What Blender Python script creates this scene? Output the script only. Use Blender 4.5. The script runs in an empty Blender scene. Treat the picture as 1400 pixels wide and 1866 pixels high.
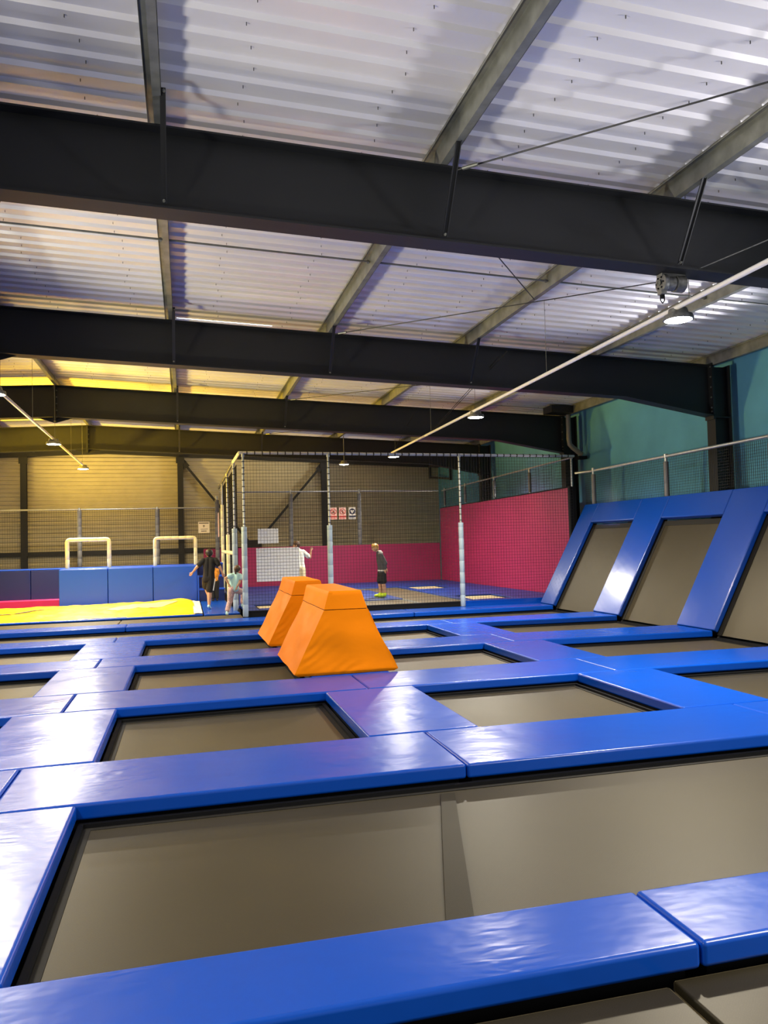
import bpy, bmesh, math, random
from mathutils import Vector, Matrix, noise
random.seed(7)
S = bpy.context.scene
C = S.collection
PI = math.pi

# ------------------------------------------------------------------ materials
def srgb(r, g, b):
    f = lambda c: (c/255/12.92) if c/255 <= .04045 else ((c/255+.055)/1.055)**2.4
    return (f(r), f(g), f(b), 1)

def mat(name, col, rough=.5, metal=0., spec=.5, bump=None, vary=0., coat=0., vscale=3.):
    m = bpy.data.materials.new(name); m.use_nodes = True
    nt = m.node_tree; b = nt.nodes['Principled BSDF']
    b.inputs['Base Color'].default_value = col
    b.inputs['Roughness'].default_value = rough
    b.inputs['Metallic'].default_value = metal
    b.inputs['Specular IOR Level'].default_value = spec
    if coat:
        b.inputs['Coat Weight'].default_value = coat
        b.inputs['Coat Roughness'].default_value = .12
    tc = nt.nodes.new('ShaderNodeTexCoord')
    if vary:
        n = nt.nodes.new('ShaderNodeTexNoise'); n.inputs['Scale'].default_value = vscale
        n.inputs['Detail'].default_value = 5
        nt.links.new(tc.outputs['Object'], n.inputs['Vector'])
        mr = nt.nodes.new('ShaderNodeMapRange')
        mr.inputs['From Min'].default_value = .3; mr.inputs['From Max'].default_value = .7
        mr.inputs['To Min'].default_value = 1-vary; mr.inputs['To Max'].default_value = 1+vary
        nt.links.new(n.outputs['Fac'], mr.inputs['Value'])
        mx = nt.nodes.new('ShaderNodeMix'); mx.data_type = 'RGBA'; mx.blend_type = 'MULTIPLY'
        mx.inputs['Factor'].default_value = 1
        mx.inputs['A'].default_value = col
        nt.links.new(mr.outputs['Result'], mx.inputs['B'])
        nt.links.new(mx.outputs['Result'], b.inputs['Base Color'])
    last = None
    for (scale, strength, dist, stretch) in (bump or []):
        mp = nt.nodes.new('ShaderNodeMapping'); mp.inputs['Scale'].default_value = stretch
        nt.links.new(tc.outputs['Object'], mp.inputs['Vector'])
        n = nt.nodes.new('ShaderNodeTexNoise'); n.inputs['Scale'].default_value = scale
        n.inputs['Detail'].default_value = 4
        nt.links.new(mp.outputs['Vector'], n.inputs['Vector'])
        bp = nt.nodes.new('ShaderNodeBump'); bp.inputs['Strength'].default_value = strength
        bp.inputs['Distance'].default_value = dist
        nt.links.new(n.outputs['Fac'], bp.inputs['Height'])
        if last: nt.links.new(last.outputs['Normal'], bp.inputs['Normal'])
        last = bp
    if last: nt.links.new(last.outputs['Normal'], b.inputs['Normal'])
    return m

def woven(name, col, scale, rough=.55, spec=.4):
    """a woven trampoline fabric: fine checker weave in bump and colour, dusty wear"""
    m = mat(name, col, rough, 0, spec, vary=.16, vscale=1.3)
    nt = m.node_tree; b = nt.nodes['Principled BSDF']
    b.inputs['Sheen Weight'].default_value = .42; b.inputs['Sheen Roughness'].default_value = .30; b.inputs['Sheen Tint'].default_value = (1, .80, .42, 1); b.inputs['Specular Tint'].default_value = (1, .86, .6, 1)
    tc = [n for n in nt.nodes if n.type == 'TEX_COORD'][0]
    ck = nt.nodes.new('ShaderNodeTexChecker'); ck.inputs['Scale'].default_value = scale
    nt.links.new(tc.outputs['Object'], ck.inputs['Vector'])
    bp = nt.nodes.new('ShaderNodeBump'); bp.inputs['Strength'].default_value = .25
    bp.inputs['Distance'].default_value = .002
    nt.links.new(ck.outputs['Fac'], bp.inputs['Height'])
    nt.links.new(bp.outputs['Normal'], b.inputs['Normal'])
    return m

def glow(name, col, strength):
    m = bpy.data.materials.new(name); m.use_nodes = True
    b = m.node_tree.nodes['Principled BSDF']
    b.inputs['Base Color'].default_value = (.9, .9, .85, 1)
    b.inputs['Emission Color'].default_value = col
    b.inputs['Emission Strength'].default_value = strength
    return m

def wrinkle(m):
    """patches of short creases in the vinyl, as where a cover is pulled tight"""
    nt = m.node_tree; b = nt.nodes['Principled BSDF']; tc = [n for n in nt.nodes if n.type == 'TEX_COORD'][0]
    old = b.inputs['Normal'].links[0].from_socket
    mp = nt.nodes.new('ShaderNodeMapping'); mp.inputs['Scale'].default_value = (1, 3.2, 1); mp.inputs['Rotation'].default_value = (0, 0, .35)
    n = nt.nodes.new('ShaderNodeTexNoise'); n.inputs['Scale'].default_value = 4.; n.inputs['Detail'].default_value = 1.5; n.inputs['Distortion'].default_value = .8
    k = nt.nodes.new('ShaderNodeTexNoise'); k.inputs['Scale'].default_value = 1.15; k.inputs['Detail'].default_value = 1
    r = nt.nodes.new('ShaderNodeMapRange'); r.inputs['From Min'].default_value = .56; r.inputs['From Max'].default_value = .68
    p = nt.nodes.new('ShaderNodeMath'); p.operation = 'MULTIPLY'
    bp = nt.nodes.new('ShaderNodeBump'); bp.inputs['Strength'].default_value = .2; bp.inputs['Distance'].default_value = .03
    nt.links.new(tc.outputs['Object'], mp.inputs['Vector']); nt.links.new(mp.outputs['Vector'], n.inputs['Vector']); nt.links.new(tc.outputs['Object'], k.inputs['Vector'])
    nt.links.new(k.outputs['Fac'], r.inputs['Value']); nt.links.new(n.outputs['Fac'], p.inputs[0]); nt.links.new(r.outputs['Result'], p.inputs[1])
    nt.links.new(p.outputs['Value'], bp.inputs['Height']); nt.links.new(old, bp.inputs['Normal']); nt.links.new(bp.outputs['Normal'], b.inputs['Normal'])
WR = [(1.3, .22, .06, (1, 1.5, 1)), (4., .04, .02, (1, 2, 1))]
M = {}
M['blue'] = mat('blue_vinyl', (.001, .066, .46, 1), .27, 0, .38, bump=WR)
wrinkle(M['blue'])
M['blueplain'] = mat('blue_vinyl_taut', (.002, .050, .33, 1), .23, 0, .5, bump=[(1.1, .12, .05, (1, 1, 1))])
M['bluemat'] = mat('blue_court_mat', (.006, .030, .20, 1), .45, 0, .3)
M['bluewall'] = mat('blue_wall_vinyl', (.014, .09, .66, 1), .33, 0, .5, bump=[(2., .2, .03, (1, 1, 1))])
M['navy'] = mat('navy_vinyl', (.010, .022, .13, 1), .4, 0, .5)
M['orange'] = mat('orange_vinyl', (1., .255, .0, 1), .5, 0, .10, bump=[(1.6, .16, .08, (1.2, 1.2, 2.0))])
M['pink'] = mat('pink_vinyl', (.30, .017, .080, 1), .5, 0, .4, vary=.08, vscale=.8)
M['pinkstrip'] = mat('bright_pink_vinyl', (.85, .03, .17, 1), .45)
M['yellow'] = mat('yellow_airbag_fabric', (1., .62, .0, 1), .5, 0, .3, bump=[(3., .5, .06, (1, 1.6, 1)), (11., .2, .02, (1, 1, 1))])
M['patch'] = mat('faded_pinkish_fabric', (.85, .48, .22, 1), .6)
M['white'] = mat('white_fabric', (.82, .82, .74, 1), .6)
M['ink'] = mat('dark_print', (.10, .07, .03, 1), .6)
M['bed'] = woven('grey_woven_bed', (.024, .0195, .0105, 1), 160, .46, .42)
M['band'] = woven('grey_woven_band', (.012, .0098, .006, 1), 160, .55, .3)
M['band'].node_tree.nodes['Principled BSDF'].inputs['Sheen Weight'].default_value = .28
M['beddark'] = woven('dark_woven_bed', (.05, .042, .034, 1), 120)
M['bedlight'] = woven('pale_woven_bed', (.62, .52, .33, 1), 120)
M['webbing'] = mat('dark_webbing', (.020, .018, .015, 1), .7, 0, .15, bump=[(60, .2, .004, (1, 1, 1))])
M['black'] = mat('black_rubber', (.008, .008, .009, 1), .7, 0, .15)
M['steel'] = mat('charcoal_painted_steel', (.008, .0088, .0098, 1), .5, 0, .45, vary=.12, vscale=2)
M['steelw'] = mat('dark_wall_steel', (.016, .015, .013, 1), .5)
M['galv'] = mat('galvanised_purlin', (.20, .205, .18, 1), .42, .55, .5, vary=.25, vscale=6)
M['tube'] = mat('galvanised_tube', (.52, .54, .55, 1), .35, .7, .5, vary=.1, vscale=10)
M['foam'] = mat('pale_blue_foam', (.36, .45, .52, 1), .6)
M['foamgrey'] = mat('grey_foam', (.14, .14, .145, 1), .6)
M['cream'] = mat('cream_foam', (.80, .76, .47, 1), .6)
M['net'] = mat('black_net_cord', (.008, .008, .008, 1), .7)
M['teal'] = mat('teal_paint', (.10, .31, .46, 1), .75, 0, .2, bump=[(3, .25, .02, (1, 1, 1))], vary=.1, vscale=1.2)
M['wallpanel'] = mat('beige_corrugated_sheet', (.50, .44, .29, 1), .5, .15, .4, vary=.06)
M['floor'] = mat('dark_concrete', (.03, .03, .032, 1), .8)
M['screw'] = mat('screw_tips', (.05, .05, .05, 1), .5)
M['plastic'] = mat('white_conduit', (.75, .73, .72, 1), .4)
M['castiron'] = mat('grey_cast_metal', (.20, .20, .19, 1), .45, .5, vary=.3, vscale=25)
M['pipe'] = mat('grey_pvc_pipe', (.16, .155, .145, 1), .5)
M['lens'] = glow('lamp_lens', (1., .97, .86, 1), 60)
M['redsign'] = mat('red_print', (.55, .04, .03, 1), .5)
M['signpink'] = mat('sign_panel', (.80, .52, .44, 1), .5)
M['signwhite'] = mat('sign_white', (.80, .76, .66, 1), .5)
M['signblue'] = mat('dark_blue_print', (.012, .014, .05, 1), .5)
M['board'] = mat('white_board', (.86, .86, .84, 1), .5)
M['paper'] = mat('paper_sign', (.82, .70, .46, 1), .6)
# people
M['skin'] = mat('skin', (.60, .33, .20, 1), .5, 0, .35)
M['skinb'] = mat('skin_warm', (.62, .36, .20, 1), .5, 0, .35)
M['hairdark'] = mat('dark_hair', (.012, .009, .007, 1), .5, bump=[(60, .4, .01, (1, 1, .2))])
M['hairbrown'] = mat('brown_hair', (.07, .035, .018, 1), .5, bump=[(60, .4, .01, (1, 1, .2))])
M['hairblond'] = mat('blond_hair', (.52, .30, .07, 1), .5, bump=[(60, .4, .01, (1, 1, .2))])
M['clothblack'] = mat('black_cloth', (.012, .011, .010, 1), .85, bump=[(14, .3, .02, (1, 1, 1))])
M['clothgrey'] = mat('grey_hoodie_cloth', (.085, .085, .088, 1), .9, bump=[(14, .3, .02, (1, 1, 1))])
M['clothwhite'] = mat('white_cloth', (.75, .76, .70, 1), .85, bump=[(10, .3, .02, (1, 1, 1))])
M['clothmint'] = mat('mint_cloth', (.50, .80, .78, 1), .85, bump=[(14, .3, .02, (1, 1, 1))])
M['clothpink'] = mat('pale_pink_print_cloth', (.72, .47, .42, 1), .85, vary=.35, vscale=38)
M['clothcream'] = mat('cream_cloth', (.75, .68, .42, 1), .85)
M['clothorange'] = mat('orange_cloth', (.75, .30, .03, 1), .85, vary=.3, vscale=14)
M['sock'] = mat('pale_aqua_sock', (.50, .74, .74, 1), .8)
M['neon'] = mat('neon_yellow_shoe', (.62, .85, .01, 1), .5)
M['eye'] = mat('dark_eye', (.02, .015, .01, 1), .2)

def deck_material():
    m = mat('galvanised_roof_sheet', (.66, .65, .66, 1), .38, .35, .5, vary=.06, vscale=1.1,
            bump=[(9., .06, .01, (.3, 1, 1))])
    return m
M['deck'] = deck_material()

# ------------------------------------------------------------------ mesh builder
class MB:
    def __init__(s): s.v = []; s.f = []; s.mi = []; s.cur = 0
    def add(s, vs, fs):
        o = len(s.v); s.v += [tuple(v) for v in vs]
        for f in fs: s.f.append([i+o for i in f]); s.mi.append(s.cur)
        return s
    def box(s, x0, x1, y0, y1, z0, z1):
        return s.prism([(x0, y0), (x1, y0), (x1, y1), (x0, y1)], z0, z1)
    def prism(s, pts, z0, z1):
        n = len(pts)
        vs = [(x, y, z0) for x, y in pts]+[(x, y, z1) for x, y in pts]
        fs = [list(range(n))[::-1], list(range(n, 2*n))]+[[i, (i+1) % n, n+(i+1) % n, n+i] for i in range(n)]
        return s.add(vs, fs)
    def hexa(s, b, t):   # bottom quad, top quad (ccw seen from the top side)
        return s.add(list(b)+list(t), [[3, 2, 1, 0], [4, 5, 6, 7]]+[[i, (i+1) % 4, 4+(i+1) % 4, 4+i] for i in range(4)])
    def tube(s, pts, r, n=10, cap=True):
        pts = [Vector(p) for p in pts]; R = r if isinstance(r, (list, tuple)) else [r]*len(pts)
        vs = []; fs = []; up = None
        for i, p in enumerate(pts):
            d = (pts[min(i+1, len(pts)-1)]-pts[max(i-1, 0)])
            if d.length < 1e-9: d = Vector((0, 0, 1))
            d.normalize()
            if up is None:
                a = Vector((0, 0, 1)) if abs(d.z) < .9 else Vector((1, 0, 0))
                up = d.cross(a).normalized()
            else: up = (up-d*up.dot(d)).normalized()
            w = d.cross(up)
            for k in range(n):
                a = 2*PI*k/n
                vs.append(p+(up*math.cos(a)+w*math.sin(a))*R[i])
        for i in range(len(pts)-1):
            for k in range(n):
                fs.append([i*n+k, i*n+(k+1) % n, (i+1)*n+(k+1) % n, (i+1)*n+k])
        if cap: fs += [list(range(n))[::-1], [(len(pts)-1)*n+k for k in range(n)]]
        return s.add(vs, fs)
    def bar(s, p, q, w, h, up=(0, 0, 1)):   # rectangular bar
        p = Vector(p); q = Vector(q); d = (q-p).normalized(); u = Vector(up)
        if abs(d.dot(u)) > .98: u = Vector((1, 0, 0))
        a = d.cross(u).normalized(); b = a.cross(d).normalized()
        o = [a*-w/2-b*h/2, a*w/2-b*h/2, a*w/2+b*h/2, a*-w/2+b*h/2]
        return s.add([p+x for x in o]+[q+x for x in o],
                     [[3, 2, 1, 0], [4, 5, 6, 7]]+[[i, (i+1) % 4, 4+(i+1) % 4, 4+i] for i in range(4)])
    def lathe(s, prof, c, n=24, axis=(0, 0, 1)):
        ax = Vector(axis).normalized(); a = Vector((1, 0, 0)) if abs(ax.x) < .9 else Vector((0, 1, 0))
        u = ax.cross(a).normalized(); w = ax.cross(u); c = Vector(c); vs = []; fs = []
        for r, h in prof:
            for k in range(n):
                t = 2*PI*k/n; vs.append(c+ax*h+(u*math.cos(t)+w*math.sin(t))*max(r, 1e-4))
        for i in range(len(prof)-1):
            for k in range(n): fs.append([i*n+k, i*n+(k+1) % n, (i+1)*n+(k+1) % n, (i+1)*n+k])
        fs += [list(range(n))[::-1], [(len(prof)-1)*n+k for k in range(n)]]
        return s.add(vs, fs)
    def ball(s, c, r, nu=14, nv=10, sc=(1, 1, 1)):
        c = Vector(c); vs = [c+Vector((0, 0, r*sc[2]))]; fs = []
        for i in range(1, nv):
            t = PI*i/nv
            for k in range(nu):
                a = 2*PI*k/nu
                vs.append(c+Vector((math.sin(t)*math.cos(a)*sc[0], math.sin(t)*math.sin(a)*sc[1], math.cos(t)*sc[2]))*r)
        vs.append(c-Vector((0, 0, r*sc[2]))); e = len(vs)-1
        for k in range(nu):
            fs.append([0, 1+k, 1+(k+1) % nu]); fs.append([e, e-nu+(k+1) % nu, e-nu+k])
        for i in range(nv-2):
            for k in range(nu):
                a = 1+i*nu; fs.append([a+k, a+nu+k, a+nu+(k+1) % nu, a+(k+1) % nu])
        return s.add(vs, fs)
    def mesh(s, name):
        me = bpy.data.meshes.new(name); me.from_pydata(s.v, [], s.f)
        for p, i in zip(me.polygons, s.mi): p.material_index = i
        bm = bmesh.new(); bm.from_mesh(me); bmesh.ops.recalc_face_normals(bm, faces=bm.faces); bm.to_mesh(me); bm.free()
        return me
    def build(s, name, m, parent=None, smooth=False, bevel=0, seg=2):
        me = s.mesh(name)
        for x in (m if isinstance(m, (list, tuple)) else [m]): me.materials.append(x)
        o = bpy.data.objects.new(name, me); C.objects.link(o)
        if parent is not None: o.parent = parent; o.matrix_parent_inverse = parent.matrix_basis.inverted()
        if smooth or bevel:
            for p in me.polygons: p.use_smooth = True
        if bevel:
            b = o.modifiers.new('bevel', 'BEVEL'); b.width = bevel; b.segments = seg; b.harden_normals = True
            b.limit_method = 'ANGLE'; b.angle_limit = .6
        elif smooth:
            try: me.set_sharp_from_angle(angle=.7)
            except Exception: pass
        return o

def tag(o, label, cat, group=None, kind=None):
    o['label'] = label; o['category'] = cat
    if group: o['group'] = group
    if kind: o['kind'] = kind
    return o
def thing(name, loc, label, cat, group=None):
    o = bpy.data.objects.new(name, None); C.objects.link(o); o.location = loc; o.empty_display_size = .1
    return tag(o, label, cat, group)
def struct(name, mb, m, **k):
    o = mb.build(name, m, **k); o['kind'] = 'structure'; return o

# ------------------------------------------------------------------ building shell
FZ = -.25                                    # concrete floor level under the trampolines
XL, XR, YN, YB = -9., 10.55, -3., 31.75
RX = -2.87                                   # ridge
def top(x): return 5.395-.042*abs(x-RX)      # top of the roof beams = underside of the purlins
BY = [7.06, 13.12, 19.30, 25.47]             # beams

struct('floor', MB().box(XL, XR+.3, YN, YB+.3, FZ-.1, FZ), M['floor'])

# roof deck: trapezoidal ribs running along X
def deck():
    mb = MB(); per = .27; prof = []
    y = YN
    while y < YB:
        prof += [(y, 0), (y+.10, 0), (y+.135, .03), (y+.235, .03)]; y += per
    prof.append((y, 0))
    xs = [XL-.2, RX, -.08, 1.55, 4.0, 7.0, XR+.2]
    dz = .205
    vs = []; n = len(prof)
    for x in xs:
        for (yy, h) in prof: vs.append((x, yy, top(x)+dz+h))
    fs = []
    for i in range(len(xs)-1):
        for k in range(n-1):
            ya = prof[k][0]; yb = prof[k+1][0]
            if xs[i] == -.08 and ya >= 13.56 and yb <= 13.72: continue      # the daylight gap above the second beam
            fs.append([i*n+k, (i+1)*n+k, (i+1)*n+k+1, i*n+k+1])
    mb.add(vs, fs)
    mb.cur = 1
    # screw tips poking through the ribs
    y = YN; j = 0
    while y < 20:
        for xb in [-7.4, -6.2, -4.6, -3.5, -2.0, -.75, .55, 1.75, 3.1, 4.2, 5.6, 6.8, 8.2, 9.3]:
            x = xb+.05*math.sin(j*1.7+xb)
            z = top(x)+dz
            if y > 2: mb.box(x-.003, x+.003, y+.046, y+.053, z-.024, z)
        y += per; j += 1
    return mb
struct('ceiling', deck(), [M['deck'], M['screw']])
struct('gap_glow_sheet', MB().hexa([(-.08, 13.36, top(-.08)+.242), (1.55, 13.36, top(1.55)+.242), (1.55, 14.1, top(1.55)+.242), (-.08, 14.1, top(-.08)+.242)],
                             [(-.08, 13.36, top(-.08)+.25), (1.55, 13.36, top(1.55)+.25), (1.55, 14.1, top(1.55)+.25), (-.08, 14.1, top(-.08)+.25)]), glow('daylight_glow', (.95, .98, 1, 1), 2.5))  # glowing sheet added in place of the daylight beyond the roof gap

# back gable wall: horizontally corrugated beige sheet
def gable():
    mb = MB(); z = FZ; zs = []
    while z < 5.7:
        zs += [(z, 0), (z+.075, 0), (z+.095, .02), (z+.135, .02)]; z += .155
    xs = [XL, RX, XR]
    n = len(zs); vs = []
    for x in xs:
        for (zz, h) in zs:
            vs.append((x, YB+h, min(zz, top(x)+.2)))
    fs = []
    for i in range(len(xs)-1):
        for k in range(n-1): fs.append([i*n+k, (i+1)*n+k, (i+1)*n+k+1, i*n+k+1])
    return mb.add(vs, fs)
struct('wall_back', gable(), M['wallpanel'])
struct('wall_right', MB().box(XR, XR+.2, YN, YB+.2, FZ, 5.1), M['teal'])

# gable steelwork: rafter, posts, braces, girt
g = MB()
for (a, b) in ((XL, RX), (RX, XR-.01)):
    za, zb = top(a), top(b)
    g.hexa([(a, YB-.14, za-.16), (b, YB-.14, zb-.16), (b, YB-.005, zb-.16), (a, YB-.005, za-.16)],
           [(a, YB-.14, za+.19), (b, YB-.14, zb+.19), (b, YB-.005, zb+.19), (a, YB-.005, za+.19)])
o = g.build('gable_rafter', M['steelw']); tag(o, 'dark steel rafter along the top of the beige corrugated end wall', 'beam')
for x, lab in ((-5.83, 'dark steel wall post left of both hoops, on the beige corrugated end wall'),
               (-.14, 'dark steel wall post behind the right-hand hoop, on the beige corrugated end wall'),
               (5.57, 'dark steel wall post behind the netted court, above the pink wall padding')):
    m_ = MB(); m_.box(x-.11, x+.11, YB-.18, YB-.165, FZ, top(x)-.16); m_.box(x-.11, x+.11, YB-.02, YB-.005, FZ, top(x)-.16)
    m_.box(x-.008, x+.008, YB-.165, YB-.02, FZ, top(x)-.16)
    t = thing('wall_post', (x, YB-.1, FZ), lab, 'post')
    m_.build('post_section', M['steelw'], t)
    b_ = MB(); b_.box(x-.16, x+.16, YB-.20, YB-.182, top(x)-.42, top(x)-.17); b_.build('head_plate', M['steelw'], t)
for (p, q, lab) in (((-.02, YB-.1, 4.9), (2.55, YB-.1, 1.62), 'dark diagonal wall brace falling right from the post behind the right-hand hoop'),
                    ((5.47, YB-.1, 4.75), (2.75, YB-.1, 1.62), 'dark diagonal wall brace rising right behind the netted court')):
    t = thing('wall_brace', p, lab, 'brace')
    m_ = MB(); m_.bar(p, q, .09, .09); m_.build('brace_bar', M['steelw'], t)
    d = (Vector(q)-Vector(p)).normalized()
    m_ = MB(); m_.bar(Vector(p)-d*.05+Vector((0, -.06, 0)), Vector(p)+d*.25+Vector((0, -.06, 0)), .02, .22); m_.build('gusset_plate', M['steelw'], t)
m_ = MB(); m_.box(XL, 2.7, YB-.13, YB-.005, 1.36, 1.53)
o = m_.build('wall_girt', M['steelw']); tag(o, 'long dark horizontal girt low on the beige end wall behind the hoops', 'girt')
m_ = MB(); m_.box(2.3, 2.98, YB-.16, YB-.01, 1.46, 1.78)
o = m_.build('brace_foot_plate', M['steelw']); tag(o, 'black plate above the pink padding where the two diagonal wall braces meet', 'plate')

# ------------------------------------------------------------------ roof beams
def beam(i, y, lab):
    t = thing('roof_beam', (RX, y, top(RX)-.72), lab, 'beam', 'dark roof beams crossing the hall')
    fw, tw, ft = .13, .007, .018
    for (a, b) in ((XL, RX), (RX, 9.98)):
        za, zb = top(a), top(b)
        xs = [a, b] if b == RX else [a, 8.07, b]
        def low(x): return top(x)-.72 if x <= 8.07 else (top(8.07)-.72)+(3.88-(top(8.07)-.72))*(x-8.07)/(9.98-8.07)
        w = MB(); tf = MB(); bf = MB()
        for p, q in zip(xs, xs[1:]):
            w.hexa([(p, y-tw, low(p)), (q, y-tw, low(q)), (q, y+tw, low(q)), (p, y+tw, low(p))],
                   [(p, y-tw, top(p)), (q, y-tw, top(q)), (q, y+tw, top(q)), (p, y+tw, top(p))])
            bf.hexa([(p, y-fw, low(p)-ft), (q, y-fw, low(q)-ft), (q, y+fw, low(q)-ft), (p, y+fw, low(p)-ft)],
                    [(p, y-fw, low(p)), (q, y-fw, low(q)), (q, y+fw, low(q)), (p, y+fw, low(p))])
            tf.hexa([(p, y-fw, top(p)-ft), (q, y-fw, top(q)-ft), (q, y+fw, top(q)-ft), (p, y+fw, top(p)-ft)],
                    [(p, y-fw, top(p)-.001), (q, y-fw, top(q)-.001), (q, y+fw, top(q)-.001), (p, y+fw, top(p)-.001)])
        w.build('web', M['steel'], t); bf.build('bottom_flange', M['steel'], t); tf.build('top_flange', M['steel'], t)
    # bolted ridge splice
    m_ = MB(); m_.box(RX-.03, RX+.03, y-.12, y+.12, top(RX)-.84, top(RX)-.02)
    m_.hexa([(RX-.03, y-.01, top(RX)-.86), (RX+.03, y-.01, top(RX)-.86), (RX+.03, y+.01, top(RX)-.86), (RX-.03, y+.01, top(RX)-.86)],
            [(RX-.42, y-.01, top(RX)-.74), (RX+.42, y-.01, top(RX)-.74), (RX+.42, y+.01, top(RX)-.74), (RX-.42, y+.01, top(RX)-.74)])
    m_.build('ridge_splice', M['steel'], t)
    for k in range(5):
        b_ = MB(); z = top(RX)-.12-.155*k
        b_.lathe([(.016, 0), (.016, .014), (.008, .014), (.008, .03)], (RX+.031, y-.08, z), 6, (1, 0, 0)); b_.build('bolt', M['galv'], t)
    # end plate at the column head
    m_ = MB(); m_.box(9.955, 9.99, y-.13, y+.13, 3.80, top(9.95)+.04); m_.build('end_plate', M['steel'], t)
    for k in range(6):
        b_ = MB(); z = top(9.95)-.03-.20*k if k < 5 else 3.95
        b_.lathe([(.016, 0), (.016, .016)], (9.955, y-.09, z), 6, (-1, 0, 0)); b_.build('bolt', M['galv'], t)
    # fly braces from the bottom flange up to the purlins
    for px in ([-.13, 2.43, 4.97] if i < 2 else [-.13, 2.43]):
        s_ = MB(); za = top(px); s_.bar((px, y-.14, za-.70), (px+.01, y-.60, za+.06), .045, .012, (0, 0, 1))
        s_.bar((px+.02, y-.14, za-.70), (px+.03, y-.60, za+.06), .008, .045, (0, 0, 1))
        f_ = s_.build('fly_brace', M['steel'], t)
        b_ = MB(); b_.lathe([(.014, 0), (.014, .012), (.007, .012), (.007, .03)], (px, y-.155, za-.69), 6, (0, -1, 0))
        b_.lathe([(.014, 0), (.014, .012), (.007, .012), (.007, .03)], (px+.02, y-.60, za+.03), 6, (0, -1, 0)); b_.build('bolt', M['galv'], f_)
BL = ['nearest and largest dark steel roof beam, crossing the upper part of the photo',
      'second dark steel roof beam from the camera, ending at the column on the teal wall',
      'third dark steel roof beam from the camera, ending beside the grey downpipe',
      'farthest full dark steel roof beam, just in front of the beige end wall']
for i, y in enumerate(BY): beam(i, y, BL[i])

CL = ['dark steel column against the teal wall under the nearest roof beam, outside the right edge of the photo',
      'dark steel column against the teal wall, rising behind the net rail at the right edge of the photo',
      'dark steel column beside the grey downpipe on the teal wall',
      'farthest dark steel column, on the teal wall behind the pink padded side wall']
for i, y in enumerate(BY):
    if i == 0: continue
    t = thing('steel_column', (10.15, y, FZ), CL[i], 'column', 'dark columns along the teal wall')
    m_ = MB(); m_.box(9.99, 10.01, y-.125, y+.125, FZ, top(10)+.02); m_.build('inner_flange', M['steel'], t)
    m_ = MB(); m_.box(10.35, 10.37, y-.125, y+.125, FZ, top(10.3)+.02); m_.build('outer_flange', M['steel'], t)
    m_ = MB(); m_.box(10.01, 10.35, y-.007, y+.007, FZ, top(10.3)); m_.build('web', M['steel'], t)
    m_ = MB(); m_.box(10.01, 10.35, y-.12, y+.12, 3.83, 3.85); m_.build('stiffener', M['steel'], t)
    m_ = MB(); m_.box(9.9, 10.47, y-.2, y+.2, FZ, FZ+.03); m_.build('base_plate', M['steel'], t)

# ------------------------------------------------------------------ purlins (Z sections along the hall)
PX = [(-8.1, 'galvanised roof purlin farthest left, beyond the ridge'), (-5.5, 'galvanised roof purlin left of the ridge'),
      (-2.87, 'galvanised roof purlin along the ridge at the upper left of the photo'),
      (-.2, 'galvanised roof purlin running almost straight up the photo, left of centre'),
      (2.42, 'galvanised roof purlin slanting up right of the middle of the photo'),
      (4.96, 'galvanised roof purlin slanting to the upper right, above the grey hoist'),
      (7.5, 'galvanised roof purlin just above the nearest hanging lamp'),
      (9.98, 'galvanised eaves purlin along the top of the teal wall')]
for x, lab in PX:
    t = thing('roof_purlin', (x, 0, top(x)), lab, 'purlin', 'galvanised roof purlins')
    z0 = top(x)+.001; z1 = z0+.20; y0, y1 = YN, YB-.01
    m_ = MB(); m_.box(x-.004, x+.004, y0, y1, z0+.004, z1); m_.build('web', M['galv'], t)
    m_ = MB(); m_.box(x-.004, x+.07, y0, y1, z0, z0+.004); m_.box(x+.066, x+.07, y0, y1, z0, z0+.022); m_.build('bottom_flange', M['galv'], t)
    m_ = MB(); m_.box(x-.07, x+.004, y0, y1, z1-.004, z1); m_.box(x-.07, x-.066, y0, y1, z1-.022, z1); m_.build('top_flange', M['galv'], t)
SR = [(-2.87, -.2, 'thin grey sag rod between roof purlins at the left edge, past the nearest beam'), (-.2, 2.42, 'thin grey sag rod between roof purlins left of centre, past the nearest beam'),
      (2.42, 4.96, 'thin grey sag rod between roof purlins in the middle, past the nearest beam'), (4.96, 7.5, 'thin grey sag rod behind the grey hoist, ending above the nearest lamp'),
      (7.5, 9.98, 'thin grey sag rod between the two roof purlins nearest the teal wall')]
for a, b, lab in SR:
    t = thing('sag_rod', (a, 9.85, top(a)+.1), lab, 'rod', 'sag rods between the roof purlins')
    m_ = MB(); m_.tube([(a+.01, 9.85, top(a)+.10), (b-.01, 9.85, top(b)+.10)], .014, 8); m_.build('rod', M['galv'], t, smooth=True)
    m_ = MB(); m_.lathe([(.026, 0), (.026, .03)], (b-.05, 9.85, top(b)+.10), 6, (1, 0, 0)); m_.build('nut', M['galv'], t)
TR = [((2.55, 7.0, top(2.55)-.02), (7.45, 1.7, top(7.45)-.02), 'thin tie rod crossing the upper right roof bay in front of the nearest beam'),
      ((2.5, 13.0, top(2.5)-.02), (7.45, 7.9, top(7.45)-.02), 'thin tie rod slanting from the second beam up to the purlin above the hoist'),
      ((2.5, 7.3, top(2.5)-.02), (4.96, 10.3, top(4.96)-.02), 'short thin tie rod dropping from the nearest beam to the purlin left of the hoist'),
      ((2.5, 19.2, top(2.5)-.02), (7.45, 14.0, top(7.45)-.02), 'thin tie rod in the roof bay between the second and third beams'),
      ((2.5, 25.3, top(2.5)-.02), (7.45, 20.0, top(7.45)-.02), 'thin tie rod in the farthest roof bay in front of the last beam')]
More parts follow.
